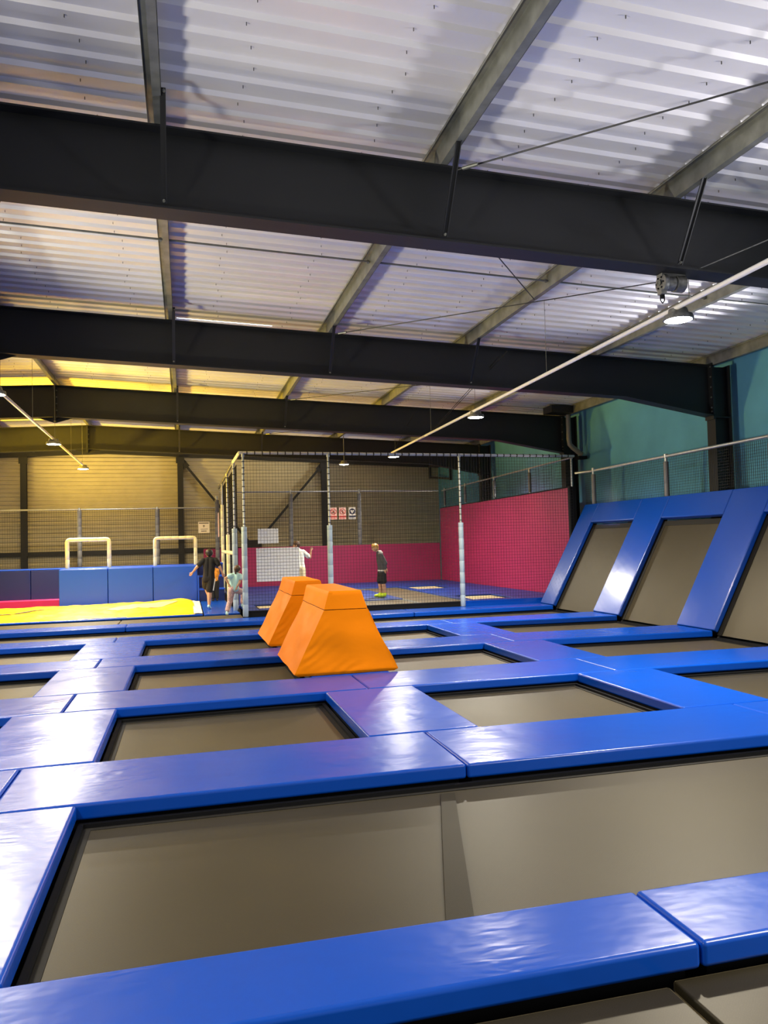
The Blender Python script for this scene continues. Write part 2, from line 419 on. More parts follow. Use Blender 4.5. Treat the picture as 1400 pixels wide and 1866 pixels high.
for p, q, lab in TR:
    t = thing('tie_rod', p, lab, 'rod', 'diagonal tie rods under the roof')
    m_ = MB(); m_.tube([p, q], .008, 6); m_.build('rod', M['steel'], t, smooth=True)
    d = (Vector(q)-Vector(p)).normalized(); a = Vector(p)+d*.12
    m_ = MB(); m_.tube([a, a+d*.16], .018, 8); m_.build('turnbuckle', M['galv'], t, smooth=True)

# ------------------------------------------------------------------ trampoline field
JX = [-4.25, -1.2, 1.92, 4.93, 8.35]
ROWF = [[2.70, 2.70, 2.72, 2.74, 2.76], [5.29, 5.29, 5.31, 5.30, 5.30], [8.28, 8.30, 8.38, 8.39, 8.27],
        [11.15, 11.2, 11.29, 11.36, 11.13], [14.0, 14.13, 14.14, 14.26, 14.05], [16.6, 16.72, 16.68, 16.8, 16.85]]
ROWB = [[3.22, 3.22, 3.21, 3.21, 3.21], [6.30, 6.30, 6.34, 6.36, 6.36], [9.30, 9.30, 9.34, 9.40, 9.30],
        [12.05, 12.1, 12.24, 12.36, 12.12], [14.82, 14.87, 14.98, 15.02, 15.03], [17.39, 17.39, 17.5, 17.72, 17.6]]
def lerp(T, x):
    for a, b, p, q in zip(JX, JX[1:], T, T[1:]):
        if x <= b: return p+(q-p)*(x-a)/(b-a)
    return T[-1]
TH = .105
def pad(pts, lab, z=0., group='blue edge pads between the trampolines', name='edge_pad', m='blue', th=TH, base=FZ):
    cx = sum(p[0] for p in pts)/len(pts); cy = sum(p[1] for p in pts)/len(pts)
    t = thing(name, (cx, cy, base), lab, 'pad', group)
    def shrink(d):
        out = []
        for x, y in pts:
            out.append((x+(d if x < cx else -d), y+(d if y < cy else -d)))
        return out
    c = MB(); c.prism(shrink(.004), z-th, z); c.build('cover', M[m], t, bevel=.022, seg=3)
    f = MB(); f.prism(shrink(.05), base, z-th-.001); f.build('base_frame', M['black'], t)
    return t
def rect(x0, x1, r, edge=False):
    return [(x0, lerp(ROWF[r], x0)), (x1, lerp(ROWF[r], x1)), (x1, lerp(ROWB[r], x1)), (x0, lerp(ROWB[r], x0))]
RN = ['nearest', 'second', 'third', 'fourth', 'fifth', 'sixth']
POS = ['running off the left edge of the photo', 'left of the middle', 'right of the middle', 'running to the leaning trampolines on the right']
SEG = {0: [(-4.25, 1.935, 'glossy blue pad along the bottom of the photo, left of its seam'), (1.935, 8.35, 'glossy blue pad at the bottom right corner, right of the seam in the nearest row')]}
X1 = {1: 'glossy blue pad in the second row, ', 2: 'blue pad in the third row, ',
      3: 'blue pad in the fourth row, ', 4: 'blue pad in the fifth row, ', 5: 'blue pad in the farthest row, '}
Q = {1: ['its tip at the left edge of the photo', 'left of the seam near the middle', 'right of the seam near the middle', 'its end at the right edge of the photo'],
     2: ['at the left edge of the photo', 'before the nearer orange block, left of the seam', 'before the nearer orange block, right of the seam', 'running off the right edge'],
     3: ['at the left edge of the photo', 'left of and between the orange blocks', 'right of the orange blocks', 'meeting the foot of the middle leaning blue strip'],
     4: ['at the left edge of the photo', 'left of the farther orange block', 'right of the orange blocks', 'meeting the foot of the second leaning blue strip'],
     5: ['at the left, before the yellow airbag', 'left of the orange blocks, before the net', 'in front of the net behind the orange blocks', 'meeting the foot of the leftmost leaning blue strip']}
for r in range(6):
    if r == 0:
        for a, b, lab in SEG[0]: pad(rect(a, b, 0), lab)
        continue
    for k in range(4): pad(rect(JX[k], JX[k+1], r), X1[r]+Q[r][k])
COLS = [(-1.66, -.68), (1.43, 2.42), (4.42, 5.40)]
CLAB = {(0, 0): 'short blue cross pad at the lower left edge of the photo',
        (1, 0): 'short blue cross pad between second and third rows, at the left', (1, 1): 'short blue cross pad between second and third rows, reflecting the orange block',
        (1, 2): 'short blue cross pad between second and third rows, at the right',
        (2, 0): 'short blue cross pad between third and fourth rows, at the left', (2, 1): 'short blue cross pad underneath the nearer orange block',
        (2, 2): 'short blue cross pad between third and fourth rows, right of the orange blocks',
        (3, 0): 'short blue cross pad between fourth and fifth rows, at the left', (3, 1): 'short blue cross pad underneath the farther orange block',
        (3, 2): 'short blue cross pad between fourth and fifth rows, right of the orange blocks'}
for (r, k), lab in CLAB.items():
    a, b = COLS[k]
    pad([(a, lerp(ROWB[r], a)+.004), (b, lerp(ROWB[r], b)+.004), (b, lerp(ROWF[r+1], b)-.004), (a, lerp(ROWF[r+1], a)-.004)], lab, group='short blue cross pads')

def tramp(x0, x1, r, lab, m='bed', y=None, strips=None):
    ys = y or [lerp(ROWB[r], x0), lerp(ROWB[r], x1), lerp(ROWF[r+1], x1), lerp(ROWF[r+1], x0)]
    q = [(x0, ys[0]), (x1, ys[1]), (x1, ys[2]), (x0, ys[3])]
    t = thing('trampoline', ((x0+x1)/2, (ys[0]+ys[2])/2, FZ), lab, 'trampoline', 'floor trampolines between the blue pads')
    def ins(d): return [(x0+d, ys[0]+d), (x1-d, ys[1]+d), (x1-d, ys[2]-d), (x0+d, ys[3]-d)]
    zb = -.142; n = 24
    b = MB(); I = ins(.05); vs = []; fs = []      # gently sagging woven bed
    for j in range(n+1):
        for i in range(n+1):
            u, v = i/n, j/n
            xx = I[0][0]+(I[1][0]-I[0][0])*u
            yy = (I[0][1]*(1-u)+I[1][1]*u)*(1-v)+(I[3][1]*(1-u)+I[2][1]*u)*v
            vs.append((xx, yy, zb-.022*min(1, 6*u*(1-u))*4*v*(1-v)))
    for j in range(n):
        for i in range(n): fs.append([j*(n+1)+i, j*(n+1)+i+1, (j+1)*(n+1)+i+1, (j+1)*(n+1)+i])
    b.add(vs, fs); b.build('bed', M[m], t, smooth=True)
    w = MB()                                      # dark webbing sewn round the bed
    A, B = ins(.04), ins(.085)
    for i in range(4):
        p, p2 = A[i], A[(i+1) % 4]; s, s2 = B[i], B[(i+1) % 4]
        w.hexa([(*p, zb-.004), (*p2, zb-.004), (*s2, zb-.004), (*s, zb-.004)], [(*p, zb+.003), (*p2, zb+.003), (*s2, zb+.003), (*s, zb+.003)])
    w.build('webbing', M['webbing'], t)
    f = MB(); A, B = ins(.006), ins(.038)
    for i in range(4):
        p, p2 = A[i], A[(i+1) % 4]; s, s2 = B[i], B[(i+1) % 4]
        f.hexa([(*p, FZ), (*p2, FZ), (*s2, FZ), (*s, FZ)], [(*p, -.115), (*p2, -.115), (*s2, -.115), (*s, -.115)])
    f.build('frame', M['black'], t)
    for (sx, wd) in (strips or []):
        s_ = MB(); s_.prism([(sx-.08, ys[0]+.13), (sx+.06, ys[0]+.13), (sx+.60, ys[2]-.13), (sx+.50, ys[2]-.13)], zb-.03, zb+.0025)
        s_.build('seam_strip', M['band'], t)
    return t
tramp(-.68, 8.35, 0, 'largest grey trampoline bed, filling the foreground behind the bottom blue pad', strips=[(1.17, .10)])
TL = {(1, 0): 'grey trampoline bed showing only a sliver at the left edge, second row', (1, 1): 'grey trampoline bed left of the middle between the second and third blue pad rows',
      (1, 2): 'pale lit trampoline bed right of the middle between the second and third blue pad rows', (1, 3): 'brown-grey trampoline bed at the right edge of the photo, second and third pad rows',
      (2, 0): 'trampoline bed at the left edge between the third and fourth pad rows', (2, 1): 'trampoline bed just left of the nearer orange block',
      (2, 2): 'trampoline bed just right of the nearer orange block', (2, 3): 'trampoline bed at the foot of the rightmost leaning trampoline',
      (3, 0): 'trampoline bed at the left edge between the fourth and fifth pad rows', (3, 1): 'trampoline bed just left of the farther orange block',
      (3, 2): 'small far trampoline bed right of the orange blocks between the fourth and fifth pad rows', (3, 3): 'trampoline bed at the foot of the middle leaning trampoline'}
for (r, k), lab in TL.items():
    a, b = [(-4.25, -1.66), (-.68, 1.43), (2.42, 4.42), (5.40, 8.35)][k]
    tramp(a, b, r, lab)
tramp(-4.25, -1.66, 0, 'trampoline bed just outside the lower left edge of the photo')
tramp(-4.25, 8.35, 4, y=[15.03, 15.05, 16.84, 16.60], lab='long narrow pale trampoline run between the two farthest blue pad rows')
# foreground beds at the bottom edge
for xa, xb, yb, lab in ((-1.5, 1.765, 2.70, 'dark grey mat at the very bottom of the photo, left of the black gap'), (1.80, 6.0, 2.73, 'greenish grey mat in the bottom right corner, right of the black gap')):
    t = thing('floor_mat', ((xa+xb)/2, 1.5, FZ), lab, 'mat', 'dark mats at the bottom of the photo')
    MB().box(xa, xb, .3, yb, -.17, -.125).build('cover', M['bed'], t, bevel=.012)
    MB().box(xa+.03, xb-.03, .35, yb-.05, FZ, -.171).build('base', M['black'], t)

# ------------------------------------------------------------------ leaning trampolines on the right
U = Vector((1.3, 0, 2.38)).normalized(); N = Vector((-2.38, 0, 1.3)).normalized(); P0 = Vector((8.35, 0, 0)); SL = 2.72
def sp(s, y, d=0.): v = P0+U*s+N*d; return (v.x, y, v.z)
def lean(s0, s1, y0, y1, d0, d1, mb=None):
    mb = mb or MB()
    return mb.hexa([sp(s0, y0, d0), sp(s0, y1, d0), sp(s1, y1, d0), sp(s1, y0, d0)], [sp(s0, y0, d1), sp(s0, y1, d1), sp(s1, y1, d1), sp(s1, y0, d1)])
STR = [(16.9, 17.58, 'leftmost leaning blue strip, against the end of the pink side wall'), (14.05, 15.05, 'second leaning blue strip from the left, between two leaning trampolines'),
       (11.13, 12.14, 'third leaning blue strip from the left, shining at its foot'), (8.3, 9.35, 'leaning blue strip beyond the right edge of the photo')]
for y0, y1, lab in STR:
    t = thing('leaning_pad', (8.35, (y0+y1)/2, FZ), lab, 'pad', 'leaning blue strips on the right')
    lean(.005, SL, y0, y1, -.10, 0).build('cover', M['blueplain'], t, bevel=.022, seg=3)
    m_ = lean(0, SL-.05, y0+.06, y1-.06, -.2, -.101)
    m_.box(8.62, 8.9, y0+.1, y1-.1, FZ, .2); m_.build('base_frame', M['black'], t)
BED = [(15.05, 16.9, 'leftmost leaning grey trampoline, in a blue surround'), (12.14, 14.05, 'middle leaning grey trampoline, in a blue surround'), (9.35, 11.13, 'rightmost leaning grey trampoline, cut by the right edge of the photo')]
for i, (y0, y1, lab) in enumerate(BED):
    t = thing('leaning_trampoline', (8.4, (y0+y1)/2, FZ), lab, 'trampoline', 'leaning wall trampolines')
    m_ = lean(-.02, 2.195, y0-.04, y1+.04, -.135, -.13); m_.build('bed', M['bed'], t)
    m_ = MB()
    for (a, b) in ((y0-.04, y0+.07), (y1-.07, y1+.04)): lean(-.02, 2.19, a, b, -.131, -.124, m_)
    lean(2.08, 2.19, y0, y1, -.131, -.124, m_); m_.build('webbing', M['webbing'], t)
    m_ = MB()
    for (a, b) in ((y0-.03, y0+.02), (y1-.02, y1+.03)): lean(-.1, 2.19, a, b, -.24, -.136, m_)
    m_.box(8.42, 8.7, y0, y1, FZ, -.12); m_.build('frame', M['black'], t)
    tp = thing('top_pad', (9.6, (y0+y1)/2, 2.2), ['leftmost', 'middle', 'rightmost'][i]+' blue top pad above a leaning grey trampoline', 'pad', 'blue top pads over the leaning trampolines')
    lean(2.2, SL, y0+.003, y1-.003, -.10, 0).build('cover', M['blueplain'], tp, bevel=.022, seg=3)
    lean(2.28, SL-.05, y0, y1, -.2, -.101).build('base_frame', M['black'], tp)

# ------------------------------------------------------------------ nets, posts and rails
def net(o, u, v, w, h, pitch=.07, r=.0022, mb=None):
    mb = mb or MB(); o = Vector(o); u = Vector(u).normalized(); v = Vector(v).normalized(); k = u.cross(v)
    def strand(p, q, a):
        for (x, y) in ((a, k),):
            mb.add([p-a*r-k*r, p+a*r-k*r, p+a*r+k*r, p-a*r+k*r, q-a*r-k*r, q+a*r-k*r, q+a*r+k*r, q-a*r+k*r],
                   [[0, 1, 5, 4], [1, 2, 6, 5], [2, 3, 7, 6], [3, 0, 4, 7]])
    n = int(w/pitch)
    for i in range(n+1):
        p = o+u*(i*w/n); strand(p, p+v*h, u)
    m = int(h/pitch)
    for j in range(m+1):
        p = o+v*(j*h/m); strand(p, p+u*w, v)
    return mb
def post(x, y, z0, z1, lab, sleeve=None, r=.026, ties=None, sm='foam', name='net_post', group='net posts', rs=.062):
    t = thing(name, (x, y, z0), lab, 'post', group)
    MB().tube([(x, y, z0), (x, y, z1)], r, 14).build('tube', M['tube'], t, smooth=True)
    if sleeve:
        m_ = MB(); z = sleeve[0]; pr = []
        while z < sleeve[1]-.01:
            e = min(z+.27, sleeve[1])
            pr += [(rs-.004, z), (rs, z+.006), (rs, e-.006), (rs-.004, e)]; z = e
        m_.lathe([(r+.002, sleeve[0])]+pr+[(r+.002, sleeve[1])], (x, y, 0), 18); m_.build('foam_sleeve', M[sm], t, smooth=True)
    if ties:
        m_ = MB(); z = ties[0]
        while z < ties[1]:
            m_.lathe([(r+.001, 0), (r+.006, .004), (r+.006, .016), (r+.001, .02)], (x, y, z), 12); z += .14
        m_.tube([(x, y+r+.003, ties[0]), (x, y+r+.003, ties[1])], .005, 6)
        m_.build('net_lacing', M['net'], t)
    MB().lathe([(r+.002, -.045), (r+.012, -.04), (r+.012, .035), (r+.002, .04)], (x, y, z1-.01), 14).build('clamp', M['tube'], t, smooth=True)
    return t
NY = 17.66
PZ = .12                                      # level of the netted court
FP = [(1.28, 'tall net post with pale blue foam at the near left corner of the netted court'), (3.215, 'tall net post with pale blue foam behind the orange blocks'),
      (6.40, 'tall net post with pale blue foam at the right front of the netted court')]
for x, lab in FP: post(x, NY, .0, 3.62, lab, (.005, 2.0), ties=(2.05, 3.55), group='foam wrapped net posts')
post(9.42, NY+.11, 2.851, 3.60, 'short grey net post on the near end of the pink side wall')
SIDE = [(19.35, 'second foam wrapped net post along the left side of the netted court', 2.0), (22.4, 'third net post along the left side of the netted court', 1.9), (25.6, 'farthest thin cream net post on the left side of the netted court', 2.9)]
for y, lab, zs in SIDE:
    post(1.17, y, .0 if y < 20 else .0, 3.6, lab, (.005, zs), ties=(zs+.05, 3.5) if zs < 2.5 else None, sm='foam' if y < 20 else 'cream', group='foam wrapped net posts', rs=.062 if y < 20 else .05)
t = thing('net_crossbar', (1.17, 21, 1.4), 'cream padded crossbar between side net posts left of the netted court', 'bar')
MB().tube([(1.17, 19.41, 1.40), (1.17, 25.5, 1.40)], .05, 12).build('foam_sleeve', M['cream'], t, smooth=True)
def rail(pts, lab, r=.03, ties=0, name='net_rail', m='tube'):
    t = thing(name, pts[0], lab, 'rail', 'net rails')
    MB().tube(pts, r, 12).build('tube', M[m], t, smooth=True)
    if ties:
        m_ = MB(); a = Vector(pts[0]); b = Vector(pts[-1]); n = int((b-a).length/ties); d = (b-a).normalized()
        for i in range(1, n): 
            p = a+(b-a)*i/n; m_.tube([p-d*.012, p+d*.012], r+.006, 10)
        dn = Vector((0, 0, -r-.003)); m_.tube([a+dn, b+dn], .005, 6)
        m_.build('net_lacing', M['net'], t)
    return t
rail([(1.20, NY, 3.66), (9.44, NY, 3.60)], 'long grey top rail across the front of the netted court', .034, .17)
rail([(1.20, NY, 3.66), (1.17, 19.35, 3.63)], 'short yellowish top rail running back from the near left corner of the netted court', .036, 0, m='cream')
rail([(1.17, 19.4, 3.63), (1.17, 28, 3.60)], 'top rail running back along the left side of the netted court', .03, .3)
def netobj(lab, *a, **k):
    o = net(*a, **k).build('safety_net', M['net']); return tag(o, lab, 'net', 'black safety nets')
netobj('black net across the front of the court behind the orange blocks', (1.30, NY+.04, PZ), (1, 0, 0), (0, 0, 1), 8.1, 3.50)
netobj('black net along the left side of the court, seen edge on', (1.255, 19.5, PZ), (0, 1, 0), (0, 0, 1), 8.4, 3.46)
# back nets and rails
BN = 27.95
netobj('black net behind the blue platform and hoops on the left', (-8.9, BN, 1.02), (1, 0, 0), (0, 0, 1), 9.95, 1.90, pitch=.075, r=.0026)
netobj('black net above the pink back wall of the court', (1.2, BN+.15, 1.50), (1, 0, 0), (0, 0, 1), 8.1, 1.96, pitch=.075, r=.0026)
rail([(-8.9, BN, 2.93), (1.08, BN, 2.93)], 'thin grey net rail across the beige wall behind the hoops', .025)
rail([(1.2, BN+.15, 3.48), (9.3, BN+.15, 3.46)], 'thin grey net rail above the pink back wall of the court', .025)
for x, lab in ((-6.2, 'grey rear net post farthest left behind the navy panels'), (-3.43, 'grey rear net post seen through the left hoop'), (-.91, 'grey rear net post at the left leg of the right-hand hoop')):
    post(x, BN, 1.001, 2.95, lab, (1.005, 2.9), sm='foamgrey', r=.03, rs=.075)
post(1.10, BN, 0.0, 3.3, 'grey rear net post at the back left corner of the court', (.9, 3.2), sm='foamgrey', r=.03, rs=.075)
for x, lab in ((3.71, 'grey rear net post above the pink back wall, crossed by the diagonal brace'), (6.24, 'grey rear net post above the pink back wall, right of the three safety signs')):
    post(x, BN+.15, 1.49, 3.5, lab, (1.50, 3.4), sm='foamgrey', r=.03, rs=.075)
m_ = MB(); m_.box(-8.9, .60, BN-.05, BN+.1, FZ, 1.0)
o = m_.build('rear_kerb', M['navy']); tag(o, 'low navy kerb wall under the rear net behind the hoops', 'wall')
# nets over the pink side wall and the leaning trampolines
netobj('black net above the pink side wall, in front of the teal wall', (9.40, NY+.1, 2.86), (0, 1, 0), (0, 0, 1), 10.2, .62)
rail([(9.40, NY, 3.57), (9.40, 27.9, 3.44)], 'thin net rail above the pink side wall', .022)
for y, lab in ((27.6, 'farthest grey net post above the pink side wall'), (25.4, 'second farthest grey net post above the pink side wall'),
               (22.8, 'middle grey net post above the pink side wall, before the dark column'), (20.2, 'nearest grey net post along the middle of the pink side wall')):
    post(9.40, y, 2.85, 3.5, lab, (2.87, 3.42), sm='foamgrey', r=.022, rs=.045)
netobj('black net on top of the leaning trampolines, in front of the teal wall', (9.70, 7.5, 2.38), (0, 1, 0), (0, 0, 1), 10.1, .80, pitch=.052, r=.0024)
rail([(9.70, 7.5, 3.25), (9.70, 17.3, 3.19), (9.46, NY, 3.17)], 'grey rail above the blue top pads of the leaning trampolines', .03)
for y, lab in ((17.2, 'leftmost grey post on top of the leaning trampolines'), (14.22, 'middle grey post on top of the leaning trampolines'),
               (11.22, 'rightmost grey post on top of the leaning trampolines')):
    post(9.70, y, 2.36, 3.23, lab, (2.38, 3.1), sm='foamgrey', r=.03, rs=.052)

# ------------------------------------------------------------------ netted court: platform, beds, pink walls
t = thing('court_edge', (3.8, 17.7, FZ), 'black front edge of the netted court behind the orange blocks', 'edge')
MB().box(1.30, 6.36, 17.74, 17.80, FZ, PZ).build('fascia', M['black'], t)
t = thing('court_edge', (7.8, 17.7, FZ), 'blue front edge of the netted court right of the last foam post', 'edge')
MB().box(6.36, 9.28, 17.74, 17.80, FZ, PZ).build('fascia', M['blue'], t, bevel=.01)
CP = [((1.24, 4.0), (19.45, 27.9), 'large blue mat at the left of the netted court, behind the white boards'), ((4.0, 5.42), (19.45, 23.4), 'blue mat under the blond child in the netted court'),
      ((4.0, 9.28), (24.5, 27.9), 'blue mat along the pink back wall of the court'), ((6.62, 6.86), (17.81, 24.5), 'narrow blue mat right of the dark woven strip in the court'),
      ((7.92, 9.28), (17.81, 24.5), 'blue mat along the foot of the pink side wall'), ((6.86, 7.92), (19.62, 22.9), 'blue mat between the two pale beds of the court'),
      ((6.86, 7.92), (17.81, 18.2), 'narrow blue mat in front of the near pale bed of the court'), ((1.30, 1.62), (17.81, 19.45), 'blue mat inside the near left corner of the court'),
      ((3.0, 4.0), (17.81, 19.45), 'blue mat at the front of the court, hidden behind the orange blocks'), ((1.62, 3.0), (17.81, 18.35), 'narrow blue mat before the pale bed at the left of the court')]
for (xa, xb), (ya, yb), lab in CP:
    pad([(xa, ya), (xb, ya), (xb, yb), (xa, yb)], lab, z=PZ, group='blue mats of the netted court', name='court_mat', m='bluemat', th=.08)
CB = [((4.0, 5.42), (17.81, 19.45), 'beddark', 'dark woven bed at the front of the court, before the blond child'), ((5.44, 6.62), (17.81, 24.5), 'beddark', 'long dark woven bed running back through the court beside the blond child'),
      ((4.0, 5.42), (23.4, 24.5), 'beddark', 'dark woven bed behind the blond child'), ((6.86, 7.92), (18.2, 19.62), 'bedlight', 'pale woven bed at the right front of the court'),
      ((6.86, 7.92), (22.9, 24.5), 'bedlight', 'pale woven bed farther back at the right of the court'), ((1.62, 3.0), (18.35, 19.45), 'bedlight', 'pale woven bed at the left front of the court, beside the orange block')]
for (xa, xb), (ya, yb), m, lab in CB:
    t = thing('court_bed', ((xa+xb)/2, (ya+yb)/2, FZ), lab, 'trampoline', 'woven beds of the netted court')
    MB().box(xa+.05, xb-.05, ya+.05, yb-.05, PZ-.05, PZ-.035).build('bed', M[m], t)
    f = MB()
    for q in ((xa, xa+.05, ya, yb), (xb-.05, xb, ya, yb), (xa+.05, xb-.05, ya, ya+.05), (xa+.05, xb-.05, yb-.05, yb)): f.box(q[0]+.003, q[1]-.003 if q[1] == xb else q[1], q[2]+.003, q[3]-.003, FZ, PZ-.03)
    f.build('frame', M['galv'] if m == 'beddark' else M['webbing'], t)
t = thing('padded_wall', (5.2, 28.1, FZ), 'long low pink padded wall across the back of the netted court', 'wall', 'pink padded walls')
MB().box(.62, 9.30, 28.02, 28.20, FZ, 1.49).build('cover', M['pink'], t, bevel=.02)
t = thing('padded_wall', (9.35, 23, FZ), 'tall pink padded wall along the right side of the netted court', 'wall', 'pink padded walls')
m_ = MB(); m_.hexa([(9.33, 17.82, FZ), (9.46, 17.82, FZ), (9.46, 28.0, FZ), (9.33, 28.0, FZ)], [(9.33, 17.82, 2.82), (9.46, 17.82, 2.82), (9.46, 28.0, 2.78), (9.33, 28.0, 2.78)])
m_.build('cover', M['pink'], t, bevel=.015)
MB().box(9.32, 9.50, 17.72, 17.815, FZ, 2.85).build('end_cap', M['black'], t)
MB().hexa([(9.34, 17.82, 2.822), (9.48, 17.82, 2.822), (9.48, 28.0, 2.782), (9.34, 28.0, 2.782)], [(9.34, 17.82, 2.85), (9.48, 17.82, 2.85), (9.48, 28.0, 2.81), (9.34, 28.0, 2.81)]).build('top_trim', M['black'], t)

# white boards hung behind the front net
for (a, b, z0, z1, lab) in ((1.585, 2.045, 1.615, 1.95, 'small white board hanging on the net, above the larger board'),
                            (1.545, 2.505, .765, 1.515, 'large white board on the net, left of the orange blocks')):
    t = thing('white_board', ((a+b)/2, NY+.08, z0), lab, 'board', 'white boards on the court net')
    MB().box(a, b, NY+.055, NY+.067, z0, z1).build('panel', M['board'], t)
    m_ = MB()
    for x in (a+.06, b-.06): m_.tube([(x, NY+.055, z1-.02), (x, NY+.035, z1+.03)], .004, 6)
    m_.build('hanging_ties', M['net'], t)

# safety signs on the rear net
def disc(mb, cx, cy, cz, r0, r1, y, n=28, th=.004):
    vs = []; fs = []
    for k in range(n):
        a = 2*PI*k/n
        for r in (r0, r1):
            for yy in (y, y-th): vs.append((cx+r*math.cos(a), yy, cz+r*math.sin(a)))
    for k in range(n):
        a = 4*k; b = 4*((k+1) % n)
        fs += [[a+1, a+3, b+3, b+1], [a, b, b+2, a+2], [a+2, b+2, b+3, a+3], [a, a+1, b+1, b]]
    mb.add(vs, fs)
SY = BN-.09
def sign(x0, x1, kind, lab):
    t = thing('safety_sign', ((x0+x1)/2, SY, 2.43), lab, 'sign', 'safety signs on the rear net')
    z0, z1 = 2.43, 2.87; cx = (x0+x1)/2; cz = 2.715; w = x1-x0
    MB().box(x0, x1, SY, SY+.01, z0, z1).build('panel', M['signwhite' if kind == 2 else 'signpink'], t)
    m_ = MB(); m_.box(x0+.005, x1-.005, SY-.004, SY, z0+.075, z0+.135)
    for k in range(2): m_.box(x0+.02, x1-.02-.03*k, SY-.003, SY, z0+.018+.026*k, z0+.03+.026*k)
    m_.build('caption_band', M['signblue' if kind == 2 else 'redsign'], t)
    if kind < 2:
        m_ = MB(); disc(m_, cx, 0, cz, .088, .112, SY); m_.bar((cx-.072, SY-.003, cz+.072), (cx+.072, SY-.003, cz-.072), .004, .022, (0, 0, 1)); m_.build('prohibition_ring', M['redsign'], t)
        p = MB()
        if kind == 0: p.box(cx-.07, cx+.06, SY-.003, SY, cz-.055, cz-.02); disc(p, cx, 0, cz+.005, .0, .035, SY)
        else: disc(p, cx-.015, 0, cz+.03, 0, .028, SY); p.bar((cx-.015, SY-.002, cz+.01), (cx+.02, SY-.002, cz-.06), .004, .05); p.bar((cx-.05, SY-.002, cz), (cx+.04, SY-.002, cz-.01), .004, .018)
        p.build('pictogram', M['ink'], t)
    else:
        m_ = MB(); disc(m_, cx, 0, cz, 0, .112, SY); m_.build('mandatory_disc', M['signblue'], t)
        p = MB(); y = SY-.0055     # pale clothing shape
        pts = [(-.06, .055), (-.02, .04), (.02, .04), (.06, .055), (.065, .005), (.03, -.01), (.025, -.065), (-.025, -.065), (-.03, -.01), (-.065, .005)]
        n = len(pts); p.add([(cx+a, y, cz+b) for a, b in pts]+[(cx+a, y+.002, cz+b) for a, b in pts], [list(range(n)), list(range(n, 2*n))[::-1]]+[[i, (i+1) % n, n+(i+1) % n, n+i] for i in range(n)])
        p.build('pictogram', M['signwhite'], t)
sign(5.10, 5.35, 0, 'leftmost red prohibition sign, half hidden by the foam post')
sign(5.43, 5.69, 1, 'middle red prohibition sign on the rear net of the court')
sign(5.79, 6.05, 2, 'rightmost safety sign with a dark blue disc on the rear net')
t = thing('notice_sign', (.64, SY, 2.05), 'square cream notice on the rear net right of the right-hand hoop', 'sign')
MB().box(.45, .83, SY, SY+.008, 2.05, 2.44).build('panel', M['paper'], t)
m_ = MB(); m_.box(.475, .805, SY-.003, SY, 2.375, 2.405); m_.box(.53, .77, SY-.003, SY, 2.175, 2.19)
for k in range(7): m_.box(.55+.026*k, .568+.026*k, SY-.003, SY, 2.098, 2.132-(.006 if k % 2 else 0))
m_.box(.552, .735, SY-.003, SY, 2.096, 2.106)
disc(m_, .64, 0, 2.292, .012, .032, SY); m_.box(.633, .647, SY-.003, SY, 2.235, 2.262)
m_.build('print', M['ink'], t)
t = thing('notice_sign', (1.07, 26.5, 1.9), 'narrow pale notice seen edge on at the far left corner of the court', 'sign')
MB().box(1.075, 1.09, 26.2, 26.75, 1.88, 2.68).build('panel', M['signpink'], t)

# ------------------------------------------------------------------ airbag corner on the left
def airbag():
    mb = MB(); x0, x1, y0, y1 = -8.45, .20, 18.76, 23.2; nx, ny = 130, 50; vs = []; fs = []
    for j in range(ny+1):
        for i in range(nx+1):
            u, v = i/nx, j/ny; x = x0+(x1-x0)*u; y = y0+(y1-y0)*v
            e = min(1, 8*v, 8*(1-v), 20*(1-u))
            z = .01+.075*e**.5+.04*noise.noise((x*.8, y*1.3, 0))*e+.035*noise.noise((x*2.2, y*2.6, 2))*e+.014*noise.noise((x*5, y*7, 4))*e
            z += .13*math.exp(-((x+.12)/.55)**2-((y-21.6)/1.1)**2)
            z += .035*math.exp(-((x+1.6)/1.2)**2-((y-21)/1.)**2)
            vs.append((x, y, z))
    for j in range(ny):
        for i in range(nx): fs.append([j*(nx+1)+i, j*(nx+1)+i+1, (j+1)*(nx+1)+i+1, (j+1)*(nx+1)+i])
    b = [j*(nx+1)+nx for j in range(ny+1)]; a = list(range(nx+1)); base = len(vs)
    for k in a: vs.append((vs[k][0], vs[k][1], FZ))
    for k in range(nx): fs.append([base+k, base+k+1, a[k+1], a[k]])
    base = len(vs)
    for k in b: vs.append((vs[k][0], vs[k][1], FZ))
    for k in range(ny): fs.append([b[k], base+k, base+k+1, b[k+1]])
    return mb.add(vs, fs), vs
t = thing('airbag', (-4, 21, FZ), 'large rumpled yellow landing airbag in front of the blue panels on the left', 'airbag')
ab, AV = airbag(); ab.build('bag', M['yellow'], t, smooth=True)
def abz(x, y):
    u = (x+8.45)/8.65; v = (y-18.76)/(23.2-18.76); i = min(130, max(0, round(u*130))); j = min(50, max(0, round(v*50))); return AV[j*131+i][2]
m_ = MB(); vs = []; fs = []
for j in range(20):
    y = 18.82+4.2*j/19
    for k in range(5):
        x = .17+.20*k/4; vs.append((x, y, max(.03, abz(.17, y)*(1-k/5)+.02*math.sin(y*5+k)+.012)))
for j in range(19):
    for k in range(4): fs.append([j*5+k, j*5+k+1, (j+1)*5+k+1, (j+1)*5+k])
m_.add(vs, fs); m_.build('end_flap', M['white'], t, smooth=True)
